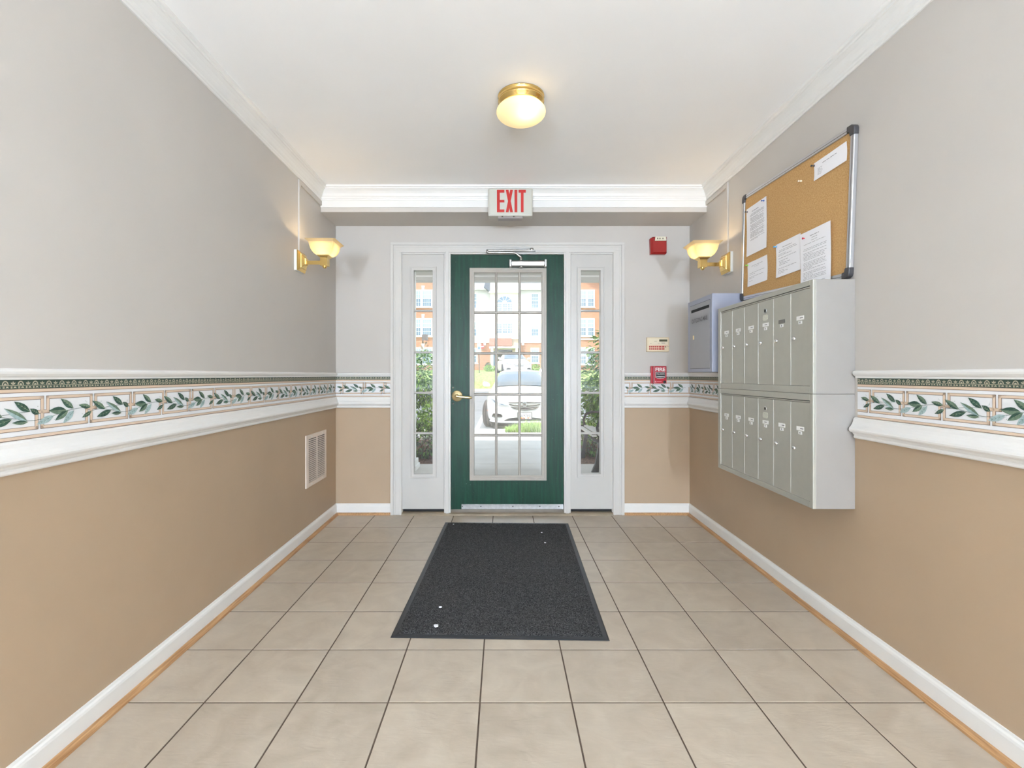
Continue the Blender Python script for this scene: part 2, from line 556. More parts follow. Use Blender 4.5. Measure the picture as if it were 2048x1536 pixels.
# ------------------------------------------------------------------ wallpaper border (flat print), part of each wall
B_cream = mat('border_cream', lin(228, 229, 231), 0.6)
B_tan = mat('border_tan', lin(216, 194, 172), 0.6)
B_brown = mat('border_brown_line', lin(104, 78, 60), 0.6)
B_dark = mat('border_dark_green', lin(58, 78, 66), 0.6)
B_band = mat('border_sand', lin(190, 182, 160), 0.6)
B_g1 = mat('border_leaf_dark', lin(52, 84, 70), 0.6, var=.25, vscale=90)
B_g2 = mat('border_leaf_mid', lin(104, 126, 106), 0.6, var=.25, vscale=90)
B_g3 = mat('border_leaf_pale', lin(164, 186, 186), 0.6, var=.15, vscale=90)
B_vein = mat('border_leaf_vein', lin(170, 180, 150), 0.6)
BORDER_MATS = [B_cream, B_tan, B_brown, B_dark, B_band, B_g1, B_g2, B_g3, B_vein]
CELL = 0.1663
# leaves of the two-cell motif: base (u, z), tip (u, z), half width, shade; u = 0 at the first interlock
LEAVES = [((.076, 1.0287), (.019, 1.030), .0100, 1), ((.1012, 1.0314), (.0572, 1.0636), .0085, 0), ((.0345, 1.0146), (-.018, .9941), .0085, 2),
          ((.083, 1.0268), (.039, .9998), .0085, 1), ((.1022, 1.0253), (.0646, .9886), .0085, 2), ((.163, 1.0319), (.1184, 1.0409), .0070, 0),
          ((.167, 1.0174), (.1307, 1.0003), .0060, 0), ((.2208, 1.0215), (.1688, 1.0519), .0085, 0), ((.245, 1.0148), (.1858, .9985), .0085, 0),
          ((.288, 1.0066), (.224, 1.0457), .0080, 2), ((.2958, 1.0315), (.2512, 1.0624), .0085, 0), ((.2893, 1.0031), (.245, 1.0049), .0055, 1),
          ((.3224, 1.023), (.2958, 1.040), .0070, 0)]
STEMS = [[(.0345, 1.0146), (.08, 1.0265), (.12, 1.031), (.163, 1.0315)], [(.163, 1.019), (.2, 1.024), (.25, 1.030), (.2958, 1.0315)],
         [(.22, 1.0215), (.26, 1.014), (.288, 1.0066), (.312, 1.006), (.35, 1.010)]]
BERRIES = [(.145, 1.052), (.149, 1.049), (.037, 1.003), (.133, 1.012), (.262, 1.014), (.266, 1.012), (.319, 1.045), (.205, 1.048)]

def border(wall, u0, u1, ua, parent, name):
    """u runs left to right as seen from the room; ua = position of one two-cell motif start"""
    if wall == 'L':
        P = lambda u, z, l: (LX + .0008 + .0003 * l, u, z)
    elif wall == 'R':
        P = lambda u, z, l: (RX - .0008 - .0003 * l, -u, z)
    else:
        P = lambda u, z, l: (u, BY - .0008 - .0003 * l, z)
    mb = MB()
    def clip(u): return min(max(u, u0), u1)
    def rect(a, b, z0, z1, l, m):
        a, b = clip(a), clip(b)
        if b - a > 1e-4:
            mb.add([P(a, z0, l), P(b, z0, l), P(b, z1, l), P(a, z1, l)], [(0, 1, 2, 3)], m)
    def poly(pts, l, m):
        if min(p[0] for p in pts) < u0 or max(p[0] for p in pts) > u1:
            return
        mb.add([P(p[0], p[1], l) for p in pts], [tuple(range(len(pts)))], m)
    rect(u0, u1, .955, 1.1225, 0, 0)
    rect(u0, u1, 1.0950, 1.1215, 1, 3)            # dark band
    rect(u0, u1, 1.0862, 1.0948, 1, 1); rect(u0, u1, 1.0846, 1.0862, 1, 2); rect(u0, u1, 1.0948, 1.0958, 2, 2)
    rect(u0, u1, .9575, .9665, 1, 1); rect(u0, u1, .9562, .9578, 2, 2); rect(u0, u1, .9660, .9668, 2, 2)
    rect(u0, u1, 1.1048, 1.1060, 2, 4)
    k0 = math.floor((u0 - ua) / (2 * CELL)) - 1
    k1 = math.ceil((u1 - ua) / (2 * CELL)) + 1
    t = .0043
    for k in range(k0, k1 + 1):
        for c in (0, 1):
            j = ua + (2 * k + c) * CELL
            bars = [(j - t, j + t, .9815, 1.0735), (j + .0130, j + .0215, 1.0250, 1.0735), (j - .0215, j + .0215, 1.0250, 1.0335),
                    (j - .0215, j - .0130, .9815, 1.0335), (j - CELL + .0130, j + t, 1.0658, 1.0735), (j - CELL - t, j - .0130, .9815, .9892)]
            for (a, b, z0, z1) in bars:
                rect(a - .0009, b + .0014, z0 - .0014, z1 + .0009, 2, 2)
            for (a, b, z0, z1) in bars:
                rect(a, b, z0, z1, 3, 1)
        b0 = ua + 2 * k * CELL
        for st in STEMS:
            for p, q in zip(st[:-1], st[1:]):
                poly([(b0 + p[0], p[1] - .0006), (b0 + q[0], q[1] - .0006), (b0 + q[0], q[1] + .0006), (b0 + p[0], p[1] + .0006)], 4, 5)
        for (bx, bz) in BERRIES:
            poly([(b0 + bx + .0011 * math.cos(a), bz + .0011 * math.sin(a)) for a in (0, 1.05, 2.1, 3.14, 4.2, 5.25)], 4, 6)
        for n, (ba, ti, hw, sh) in enumerate(LEAVES):
            bx, bz, tx, tz = b0 + ba[0], ba[1], b0 + ti[0], ti[1]
            dx, dz = tx - bx, tz - bz
            ln = math.hypot(dx, dz)
            dx, dz = dx / ln, dz / ln
            nx, nz = -dz, dx
            W = [(0, 0), (.12, .45), (.3, .92), (.48, 1.0), (.68, .78), (.86, .36), (1, 0)]
            hw = hw * 1.18
            up = [(bx + dx * ln * s + nx * hw * w, bz + dz * ln * s + nz * hw * w) for s, w in W]
            dn = [(bx + dx * ln * s - nx * hw * w * .9, bz + dz * ln * s - nz * hw * w * .9) for s, w in W]
            mid = [(bx + dx * ln * s, bz + dz * ln * s) for s, w in W]
            mu, md = ((5, 6), (6, 5), (7, 6))[sh] if n % 2 else ((5, 5), (6, 5), (7, 7))[sh]
            l = 5 + (n % 3)
            poly(up + mid[::-1][1:-1], l, mu)
            poly(dn + mid[::-1][1:-1], l, md)
            # midrib and side veins
            poly([(bx - nx * .0004, bz - nz * .0004), (bx + nx * .0004, bz + nz * .0004), (tx, tz)], 8, 8 if sh != 2 else 6)
            for s in (.3, .5, .7):
                for sg in (1, -1):
                    w = hw * .7 * (1 - abs(s - .45))
                    px, pz = bx + dx * ln * s, bz + dz * ln * s
                    poly([(px, pz), (px + dx * .0012, pz + dz * .0012), (px + dx * ln * .16 + nx * sg * w, pz + dz * ln * .16 + nz * sg * w)], 8, 8 if sh == 0 else 5)
    # egg-and-dart rows of the dark band
    per = .0415
    for k in range(math.floor((u0 - ua) / per), math.ceil((u1 - ua) / per)):
        c = ua + k * per + per / 2
        ring = [(c + .0088 * math.cos(a), 1.1070 + .0112 * math.sin(a)) for a in [math.pi * i / 8 for i in range(9)]]
        inn = [(c + .0060 * math.cos(a), 1.1070 + .0082 * math.sin(a)) for a in [math.pi * i / 8 for i in range(9)]]
        for i in range(8):
            poly([ring[i], ring[i + 1], inn[i + 1], inn[i]], 3, 4)
        poly([(c + .0038 * math.cos(a), 1.1070 + .0045 * math.sin(a)) for a in [math.pi * i / 5 for i in range(6)]], 3, 4)
        f = c + per / 2
        for ang, ln in ((0, .0105), (.75, .0095), (-.75, .0095)):
            sx, sz = math.sin(ang), math.cos(ang)
            poly([(f, 1.1072), (f + sx * ln * .6 - sz * .0018, 1.1072 + sz * ln * .6 + sx * .0018), (f + sx * ln, 1.1072 + sz * ln), (f + sx * ln * .6 + sz * .0018, 1.1072 + sz * ln * .6 - sx * .0018)], 3, 4)
        for h in range(4):
            d = c + (h - 1.5) * per / 4
            if h % 2:
                poly([(d - .0012, 1.0975), (d + .0012, 1.0975), (d + .0012, 1.1035), (d - .0012, 1.1035)], 3, 4)
                poly([(d + .0022, 1.0975), (d + .0034, 1.0975), (d + .0034, 1.1035), (d + .0022, 1.1035)], 3, 4)
            else:
                poly([(d - .0042, 1.0978), (d - .002, 1.1028), (d + .002, 1.1028), (d + .0042, 1.0978), (d + .002, 1.0990), (d - .002, 1.0990)], 3, 4)
    o = mb.build(name, BORDER_MATS, parent)
    o['label'] = 'cream wallpaper border of green leaves in tan key frames'
    return o

# parents are rotated walls: children keep wall coordinates, so undo nothing (they share the wall's local frame)
border('L', -0.4, BY, 1.374, wall_left, 'wallpaper_border')
border('R', -2.018, 0.4, -1.782, wall_right, 'wallpaper_border')
border('R', -BY, -MB_Y1 - .004, -1.782 - 6 * 2 * CELL, wall_right, 'wallpaper_border')
border('B', -1.36, -.912, -1.136, wall_back, 'wallpaper_border')
border('B', .984, 1.518, 1.031, wall_back, 'wallpaper_border')

# ------------------------------------------------------------------ door unit
N[0] += 1
mb = MB()
CX0, CX1, CZ = -.911, .983, 2.2076
for (a, b, s) in ((CX0, -.8215, 1), (CX1, .8926, -1)):
    mb.box(a + s * .022, b - s * .018, 3.884, 3.905, 0, 2.144)
    mb.box(a, a + s * .022, 3.876, 3.905, 0, CZ - .022)
    mb.box(a + s * .030, a + s * .040, 3.8805, 3.8838, 0, 2.1675)
    mb.box(b - s * .018, b, 3.879, 3.93, 0, 2.126)
mb.box(CX0 + .022, CX1 - .022, 3.884, 3.905, 2.144, CZ - .022)
mb.box(CX0, CX1, 3.876, 3.905, CZ - .022, CZ)
mb.box(CX0 + .03, CX1 - .03, 3.8805, 3.8838, 2.1676, 2.1776)
mb.box(-.8215 - .018, .8926 + .018, 3.879, 3.93, 2.1263, 2.144)
casing = tag(mb.build('trim_%d' % N[0], M_casing, bevel=.0025), 'white stepped casing around the door and sidelights', 'door casing', kind='structure')
N[0] += 1
mb = MB()
for (a, b) in ((-.4774, -.4242), (.4941, .549)):
    mb.box(a, b, 3.884, 4.02, 0.0, 2.14)
    mb.box(a + .014, b - .014, 3.878, 3.9, 0.0, 2.14)
mb.box(-.8215, .8926, 3.893, 4.02, 2.1149, 2.14)
mb.box(-.8215 - .02, -.8215 + .004, 3.90, 4.02, 0, 2.14)
mb.box(.8926 - .004, .8926 + .02, 3.90, 4.02, 0, 2.14)
mb.box(-.868, .938, 3.9, 4.05, 2.13, 2.17)
frame = tag(mb.build('trim_%d' % N[0], M_casing, bevel=.002), 'white mullion posts and head between door and sidelights', 'door frame', kind='structure')
M_thr = mat('worn_threshold', lin(146, 132, 112), 0.5, var=.15, vscale=12)
thr = tag(MB().prism([(3.862, 0), (3.868, .010), (3.885, .018), (3.99, .020), (4.10, .012), (4.10, -.1), (3.862, -.1)], (-.82, 0, 0), (0, 1, 0), (0, 0, 1), (1.711, 0, 0))
          .build('threshold', M_thr), 'worn grey-tan threshold under the green door', 'threshold', kind='structure')

def panel(mb, x0, x1, z0, z1, ix0, ix1, iz0, iz1, ya, yb, m=0):
    """a slab with a rectangular opening, one closed ring"""
    o_ = [(x0, z0), (x1, z0), (x1, z1), (x0, z1)]
    i_ = [(ix0, iz0), (ix1, iz0), (ix1, iz1), (ix0, iz1)]
    vs = [(x, ya, z) for x, z in o_ + i_] + [(x, yb, z) for x, z in o_ + i_]
    fs = []
    for k in range(4):
        j = (k + 1) % 4
        fs += [(k, j, 4 + j, 4 + k), (8 + j, 8 + k, 12 + k, 12 + j), (j, k, 8 + k, 8 + j), (4 + k, 4 + j, 12 + j, 12 + k)]
    mb.add(vs, fs, m)

def moulding(mb, x0, x1, z0, z1, w, ya, yb, m=0):
    panel(mb, x0, x1, z0, z1, x0 + w, x1 - w, z0 + w, z1 - w, ya, yb, m)

def light(root, gx0, gx1, gz0, gz1, xs, zs, m_frame, mw, mun_y):
    """muntin bars and panes of a divided lite"""
    for x in xs:
        b = MB().prism([(-mw / 2, .010), (-mw / 2 * .35, 0), (mw / 2 * .35, 0), (mw / 2, .010), (mw / 2, .022), (-mw / 2, .022)], (x, mun_y, gz0), (1, 0, 0), (0, 1, 0), (0, 0, gz1 - gz0))
        b.build('muntin', m_frame, root)
    for z in zs:
        b = MB().prism([(-mw / 2, .010), (-mw / 2 * .35, 0), (mw / 2 * .35, 0), (mw / 2, .010), (mw / 2, .022), (-mw / 2, .022)], (gx0, mun_y + .0008, z), (0, 0, 1), (0, 1, 0), (gx1 - gx0, 0, 0))
        b.build('muntin', m_frame, root)
    xe = [gx0] + list(xs) + [gx1]
    ze = [gz0] + list(zs) + [gz1]
    for i in range(len(xe) - 1):
        for j in range(len(ze) - 1):
            MB().box(xe[i], xe[i + 1], mun_y + .014, mun_y + .018, ze[j], ze[j + 1]).build('pane', M_glass, root)

def green_paint():
    m = bpy.data.materials.new('dark_green_door_paint'); m.use_nodes = True
    nt = m.node_tree; p = nt.nodes['Principled BSDF']
    tc = nt.nodes.new('ShaderNodeTexCoord')
    mp = nt.nodes.new('ShaderNodeMapping'); mp.inputs['Scale'].default_value = (60, 60, 4)
    n = nt.nodes.new('ShaderNodeTexNoise'); n.inputs['Scale'].default_value = 1; n.inputs['Detail'].default_value = 6
    nt.links.new(tc.outputs['Object'], mp.inputs['Vector']); nt.links.new(mp.outputs[0], n.inputs['Vector'])
    r = nt.nodes.new('ShaderNodeValToRGB')
    r.color_ramp.elements[0].position = .3; r.color_ramp.elements[0].color = (*lin(2, 44, 29), 1)
    r.color_ramp.elements[1].position = .75; r.color_ramp.elements[1].color = (*lin(6, 66, 46), 1)
    nt.links.new(n.outputs['Fac'], r.inputs[0])
    # scuffs
    n3 = nt.nodes.new('ShaderNodeTexNoise'); n3.inputs['Scale'].default_value = 130; n3.inputs['Detail'].default_value = 1
    nt.links.new(tc.outputs['Object'], n3.inputs['Vector'])
    r3 = nt.nodes.new('ShaderNodeValToRGB'); r3.color_ramp.elements[0].position = .79; r3.color_ramp.elements[1].position = .84
    nt.links.new(n3.outputs['Fac'], r3.inputs[0])
    mx = nt.nodes.new('ShaderNodeMixRGB'); mx.inputs['Color2'].default_value = (*lin(110, 150, 140), 1)
    nt.links.new(r3.outputs['Color'], mx.inputs['Fac']); nt.links.new(r.outputs['Color'], mx.inputs['Color1'])
    nt.links.new(mx.outputs['Color'], p.inputs['Base Color'])
    n2 = nt.nodes.new('ShaderNodeTexNoise'); n2.inputs['Scale'].default_value = 45; n2.inputs['Detail'].default_value = 3
    nt.links.new(tc.outputs['Object'], n2.inputs['Vector'])
    b = nt.nodes.new('ShaderNodeBump'); b.inputs['Strength'].default_value = .25; b.inputs['Distance'].default_value = .003
    nt.links.new(n2.outputs['Fac'], b.inputs['Height']); nt.links.new(b.outputs['Normal'], p.inputs['Normal'])
    p.inputs['Roughness'].default_value = .42
    p.inputs['Specular IOR Level'].default_value = .28
    return m
M_green = green_paint()
M_lite = mat('putty_lite_frame', lin(168, 161, 151), 0.4, var=.03, vscale=20)

DX0, DX1, DZ0, DZ1 = -.4222, .4921, .040, 2.1130
door = thing('door_1', (.035, 3.925, .03), 'dark green entry door with fifteen-pane glass and brass lever', 'door', kind='structure')
mb = MB()
panel(mb, DX0, DX1, DZ0, DZ1, -.245, .324, .308, 1.977, 3.905, 3.950)
mb.build('slab', M_green, door, bevel=.0015)
mb = MB()
moulding(mb, -.2713, .3538, .2767, 2.0043, .020, 3.893, 3.907)
moulding(mb, -.2560, .3385, .2920, 1.9890, .020, 3.896, 3.94)
moulding(mb, -.2440, .3235, .3060, 1.9770, .010, 3.901, 3.945)
mb.build('lite_frame', M_lite, door, bevel=.002)
zb = lambda y: CAM_H + (750 - y) / 245.9
light(door, -.2359, .3148, .3166, 1.9677, (-.0557, .1350), (.6420, .9754, 1.3109, 1.6423), M_lite, .021, 3.900)
# kick sweep
sw = MB().box(-.3375, .4921, 3.898, 3.905, .044, .082).build('door_sweep', M_steel, door, bevel=.001)
for x in (-.331, -.18, .08, .30, .455):
    MB().lathe([(.0001, .0022), (.004, .002), (.0045, 0)], (x, 3.898, .066), (0, -1, 0), 10).build('screw', M_blackp, sw)
# lever handle
hz, hx = zb(792), (914.2 - 1006) / 245.9
h = MB().lathe([(.0001, .016), (.020, .016), (.026, .012), (.040, .009), (.044, .006), (.045, 0)], (hx, 3.905, hz), (0, -1, 0), 36).build('handle', M_brass_d, door)
mb = MB().lathe([(.017, 0), (.0165, .03), (.014, .045), (.0001, .047)], (hx, 3.893, hz), (0, -1, 0), 24)
mb.tube([(hx, 3.850, hz), (hx + .03, 3.848, hz - .004), (hx + .075, 3.849, hz - .009), (hx + .112, 3.852, hz - .012), (hx + .121, 3.856, hz - .012)], [.012, .0125, .0115, .0105, .008], 14)
mb.build('lever', M_brass_d, h)
for dz in (.068, -.062):
    MB().lathe([(.0001, .006), (.006, .004), (.008, 0)], (hx - .033, 3.905, hz + dz), (0, -1, 0), 14).build('bolt_cap', M_steel, door)
# door closer
M_alu = mat('aluminium', (0.50, 0.49, 0.47), 0.30, 1.0)
cz = zb(528.5)
clo = MB().prism([(-.027, 0), (-.027, .030), (-.018, .044), (.010, .050), (.024, .040), (.027, 0)], (.071, 3.905, cz), (0, 0, 1), (0, -1, 0), (.262, 0, 0)).build('door_closer', M_alu, door, bevel=.002)
for x in (.050, .333):
    MB().box(x, x + .020, 3.853, 3.905, cz - .030, cz + .030).build('end_cap', M_alu, clo, bevel=.004)
ax = .145
MB().lathe([(.0001, .014), (.010, .013), (.016, .008), (.018, 0)], (ax, 3.872, cz - .026), (0, 0, -1), 16).build('spindle_cap', M_steel, clo)
mb = MB().lathe([(.0001, .030), (.008, .03), (.012, .02), (.012, 0)], (ax, 3.872, cz + .026), (0, 0, 1), 16)
mb.tube([(ax, 3.868, cz + .050), (ax - .02, 3.862, cz + .062), (ax - .035, 3.858, cz + .076), (ax - .06, 3.856, cz + .083), (-.120, 3.852, cz + .084)], [.009, .009, .008, .0075, .0075], 10)
mb.lathe([(.0001, 0), (.009, 0), (.009, .03), (.0001, .03)], (-.124, 3.852, cz + .076), (0, 0, 1), 12)
mb.build('main_arm', M_alu, clo)
mb = MB().tube([(-.124, 3.852, cz + .100), (.0, 3.850, cz + .100), (.10, 3.853, cz + .102), (.205, 3.858, cz + .104)], [.006, .007, .009, .010], 10)
mb.box(.18, .262, 3.846, 3.885, cz + .096, cz + .102)
mb.lathe([(.0001, 0), (.014, 0), (.014, .022), (.0001, .026)], (.232, 3.862, cz + .098), (0, 0, 1), 16)
mb.build('forearm', M_alu, clo)

def sidelight(name, x0, x1, mx0, mx1, gx0, gx1, label):
    w = thing(name, ((x0 + x1) / 2, 3.93, .03), label, 'sidelight window', kind='structure')
    mb = MB()
    panel(mb, x0 + .003, x1 - .003, .042, 2.122, gx0 - .004, gx1 + .004, .329, 1.988, 3.905, 3.950)
    mb.build('panel', M_doorwhite, w, bevel=.0015)
    mb = MB()
    moulding(mb, mx0, mx1, .2963, 2.0165, .012, 3.894, 3.907)
    moulding(mb, mx0 + .010, mx1 - .010, .3063, 2.0065, .022, 3.897, 3.945)
    mb.build('window_frame', M_doorwhite, w, bevel=.003)
    light(w, gx0, gx1, .3329, 1.9839, (), (.6582, .9888, 1.3186, 1.6574), M_doorwhite, .018, 3.902)
    MB().box(x0, x1, 3.93, 3.99, .015, .06).build('sill_gap', M_black, w)
    return w
w1 = sidelight('window_1', -.8215, -.4774, -.7564, -.5409, -.7223, -.5710, 'white five-pane sidelight left of the green door, with a window decal')
w2 = sidelight('window_2', .549, .8926, .6019, .8255, .6364, .7877, 'white five-pane sidelight right of the green door')
M_decal = mat('grey_decal', lin(168, 164, 158), 0.6)
mb = MB().box(-.662, -.612, 3.9135, 3.9145, zb(681), zb(668.5))
mb.build('decal', M_decal, w1)
mb = MB()
random.seed(5)
for i in range(26):
    x = random.uniform(-.672, -.612); z = random.uniform(zb(702), zb(686))
    mb.box(x, x + random.uniform(.003, .008), 3.9135, 3.9142, z, z + random.uniform(.008, .026))
mb.build('decal', mat('tan_decal', lin(196, 186, 160), 0.6), w1)

# ------------------------------------------------------------------ lamps
def point(name, loc, power, col, r, parent):
    d = bpy.data.lights.new(name, 'POINT')
    d.energy = power; d.color = col; d.shadow_soft_size = r
    o = bpy.data.objects.new(name, d)
    COL.objects.link(o)
    o.parent = parent
    o.location = Vector(loc) - ORG[parent.name]
    return o

M_globe = shade_material('frosted_globe_glass', (1.0, 0.84, 0.54), 0.26, .34)
M_shade = shade_material('frosted_sconce_glass', (1.0, 0.82, 0.52), 0.06, .30)
M_fill_globe = mat('fill_globe_glow', (0.9, 0.9, 0.88), 0.5, emit=HALL_FILL, emitcol=(0.81, 0.985, 1.20))  # glow of the added fill globes, main indoor light

lx, ly = .090, 2.392
lamp = thing('ceiling_lamp', (lx, ly, CEIL), 'round brass flush ceiling lamp with glowing frosted glass bowl', 'ceiling lamp')
MB().lathe([(.0001, 0), (.116, 0), (.116, -.006), (.112, -.008), (.112, -.022), (.115, -.024), (.115, -.030), (.109, -.033), (.107, -.048), (.102, -.052), (.098, -.050)], (lx, ly, CEIL), (0, 0, 1), 56).build('brass_ring', M_brass, lamp)
gl = []
for i in range(17):
    a = math.radians(48) - math.radians(138) * i / 16
    gl.append((.123 * math.cos(a), -.078 + .050 * math.sin(a)))
gl[-1] = (.0001, gl[-1][1])
MB().lathe(gl, (lx, ly, CEIL), (0, 0, 1), 56).build('glass_bowl', M_globe, lamp)
point('bulb_light', (lx + .025, ly - .058, CEIL - .074), LAMP_GLOW * .62, (1.0, .84, .58), .02, lamp)

def sconce(side, yc, label):
    s = 1 if side == 'L' else -1
    wx = LX if side == 'L' else RX
    X = lambda d: wx + s * d
    zc = 1.878
    t = thing('wall_sconce', (wx, yc, zc), label, 'wall lamp')
    MB().box(X(0), X(.017), yc - .064, yc + .064, zc - .067, zc + .067).build('back_box', M_white, t, bevel=.002)
    mb = MB()
    for (d0, d1, hy0, hy1) in ((.017, .023, .060, .060), (.023, .034, .060, .046), (.034, .040, .044, .042), (.040, .052, .036, .024), (.052, .060, .020, .018)):
        r = lambda d, h: [(X(d), yc - h, zc - h * 1.08), (X(d), yc + h, zc - h * 1.08), (X(d), yc + h, zc + h * 1.08), (X(d), yc - h, zc + h * 1.08)]
        mb.loft([r(d0, hy0), r(d1, hy1)], smooth=False)
    mb.build('wall_plate', M_brass, t, bevel=.0015)
    MB().box(X(.055), X(.160), yc - .0095, yc + .0095, zc - .017, zc + .007).build('arm', M_brass, t, bevel=.002)
    xc = X(.175)
    mb = MB()
    sq = lambda h, z: [(xc - h, yc - h, z), (xc + h, yc - h, z), (xc + h, yc + h, z), (xc - h, yc + h, z)]
    mb.loft([sq(.0235, 1.851), sq(.0235, 1.902), sq(.029, 1.906), (sq(.036, 1.912)), sq(.038, 1.918), sq(.034, 1.920)], smooth=False)
    mb.build('lamp_holder', M_brass, t, bevel=.001)
    MB().lathe([(.0001, -.016), (.008, -.015), (.013, -.009), (.0145, 0)], (xc, yc, 1.851), (0, 0, 1), 20).build('finial', M_brass, t)
    mb = MB()
    def ring(h, z, r=.16):
        pts = []
        c = h * r
        for (sx, sy) in ((-1, -1), (1, -1), (1, 1), (-1, 1)):
            e = ((sx * h, sy * (h - c)), (sx * (h - c), sy * h))
            if sx * sy > 0: e = e if True else e
            a, b = (e if (sx, sy) in ((-1, -1), (1, 1)) else e[::-1])
            pts += [(xc + a[0], yc + a[1], z), (xc + b[0], yc + b[1], z)]
        return pts
    prof = [(.034, 1.916), (.046, 1.920), (.056, 1.928), (.064, 1.940), (.0705, 1.954), (.0745, 1.970), (.077, 1.984), (.0785, 1.988), (.081, 1.993), (.090, 2.001), (.0985, 2.008), (.0965, 2.0095)]
    mb.loft([ring(h, z, .07) for h, z in prof], smooth=False, caps=False)
    mb.build('glass_shade', M_shade, t)
    point('bulb_light', (xc, yc, 1.966), LAMP_GLOW * .75, (1.0, .74, .40), .018, t)
    on_wall(t, side)
    return t
sconce('L', 3.155, 'brass wall sconce with square frosted shade on the left wall')
sconce('R', 3.205, 'brass wall sconce with square frosted shade above the outgoing mail box')

def raceway(side, yc, label):
    s = 1 if side == 'L' else -1
    wx = LX if side == 'L' else RX
    mb = MB()
    mb.box(wx, wx + s * .011, yc - .013, yc + .013, 1.945, 2.424)
    mb.box(wx, wx + s * .011, yc + .013, SOF_Y + .01, 2.392, 2.424)
    o = mb.build('cable_raceway', M_wall_up, bevel=.002)
    tag(o, label, 'cable raceway', 'painted raceways above the sconces')
    on_wall(o, side)
raceway('L', 3.165, 'painted cable raceway running up from the left sconce to the soffit')
raceway('R', 3.215, 'painted cable raceway running up from the right sconce to the soffit')

# added fill light: unseen glowing globes on stands behind the viewer
LZ = 1.22
for yy, nm in ((-2.5, 'nearest'), (-4.2, 'middle'), (-5.9, 'farthest')):
    for side, wx, s in (('L', LX, 1), ('R', RX, -1)):
        lx_ = wx + s * .22
        t = thing('hall_fill_light', (lx_, yy, 0), 'added unseen fill light globe on a stand behind the viewer, %s on the %s' % (nm, 'left' if s > 0 else 'right'), 'added fill light', 'added hall fill lights')
        MB().lathe([(.0001, .03), (.03, .028), (.11, .018), (.12, .010), (.12, 0)], (lx_, yy, 0), (0, 0, 1), 28).build('base', M_brass, t)
        MB().tube([(lx_, yy, .02), (lx_, yy, LZ - .11)], .012, 12).build('pole', M_brass, t)
        MB().lathe([(.0001, -.12)] + [(.12 * math.cos(q), .12 * math.sin(q)) for q in [math.radians(-84 + 168 * i / 14) for i in range(15)]] + [(.0001, .12)], (lx_, yy, LZ), (0, 0, 1), 28).build('globe', M_fill_globe, t)
        on_wall(t, side)

# ------------------------------------------------------------------ exit sign
M_exit = mat('cream_sign_housing', lin(192, 189, 178), 0.4)
M_exitface = mat('cream_sign_face', lin(194, 194, 184), 0.5)
M_exitred = mat('exit_letter_red', lin(184, 30, 22), 0.5)
ex0, ex1, ez0, ez1, ey = -.108, .216, 2.291, 2.495, 3.490
sign = thing('exit_sign', (.054, SOF_Y, 2.39), 'cream exit sign with red EXIT letters mounted on the soffit', 'exit sign')
MB().box(ex0, ex1, ey, SOF_Y, ez0, ez1).build('housing', M_exit, sign, bevel=.010, seg=3)
MB().box(ex0 + .012, ex1 - .010, ey - .0015, ey + .002, ez0 + .010, ez1 - .010).build('face', M_exitface, sign, bevel=.001)
mb = MB()
W, H = ex1 - ex0, ez1 - ez0
zt, zl = ez1 - .07 * H, ez1 - .87 * H
yf = ey - .003
def lb(a, b, c, d):
    mb.box(ex0 + a * W, ex0 + b * W, yf, ey, zl + c * (zt - zl), zl + d * (zt - zl))
lb(.197, .262, 0, 1); lb(.262, .364, 0, .125); lb(.262, .364, .44, .555); lb(.262, .364, .875, 1)
lb(.592, .654, 0, 1)
lb(.684, .846, .875, 1); lb(.735, .795, 0, .875)
hx_, hz_ = W, (zt - zl)
for (xa, xb, ye) in ((.395, .557, -.0030), (.557, .395, -.0035)):
    s = 1 if xb > xa else -1
    tk = .062 * s
    mb.prism([(ex0 + xa * W, zl), (ex0 + (xa + tk) * W, zl), (ex0 + xb * W, zt), (ex0 + (xb - tk) * W, zt)], (0, ey, 0), (1, 0, 0), (0, 0, 1), (0, ye, 0))
mb.build('letters', M_exitred, sign)
MB().box(ex0 + .072, ex0 + .252, 3.50, 3.56, ez0 - .014, ez0 + .002).build('lamp_lens', mat('grey_lens', lin(150, 142, 140), 0.3), sign, bevel=.003)
for x in (ex0 + .098, ex0 + .182):
    MB().box(x, x + .010, ey + .002, ey + .012, ez0 - .004, ez0 + .002).build('clip', mat('dark_clip', lin(95, 84, 72), 0.5), sign)

# ------------------------------------------------------------------ devices right of the door
st = thing('fire_strobe', (1.254, BY, 2.18), 'square red fire alarm strobe high right of the door', 'fire alarm')
sx0, sx1, sz0, sz1 = 1.1875, 1.321, 2.109, 2.249
o = MB()
f0 = [(sx0 + .004, BY, sz0), (sx1, BY, sz0 + .006), (sx1, BY, sz1), (sx0 + .004, BY, sz1 - .010)]
f1 = [(sx0 + .004, 3.868, sz0), (sx1 - .008, 3.868, sz0), (sx1, 3.868, sz0 + .010), (sx1, 3.868, sz1), (sx0 + .022, 3.868, sz1), (sx0, 3.868, sz1 - .013)]
b1 = [(p[0], BY, p[2]) for p in f1]
i1 = [(sx0 + .022, 3.856, sz0 + .014), (sx1 - .014, 3.856, sz0 + .014), (sx1 - .007, 3.856, sz0 + .022), (sx1 - .007, 3.856, sz1 - .006), (sx0 + .030, 3.856, sz1 - .006), (sx0 + .020, 3.856, sz1 - .016)]
o.loft([b1, f1, i1], smooth=False)
o.build('housing', M_red, st, bevel=.0012)
mb = MB()
mb.prism([(0, 0), (.092, 0), (.088, .033), (.004, .033)], (sx0 + .032, 3.856, sz1 - .037), (1, 0, 0), (0, 0, 1), (0, -.010, 0))
lens = mb.build('strobe_lens', mat('strobe_lens', lin(226, 220, 200), 0.15), st, bevel=.002)
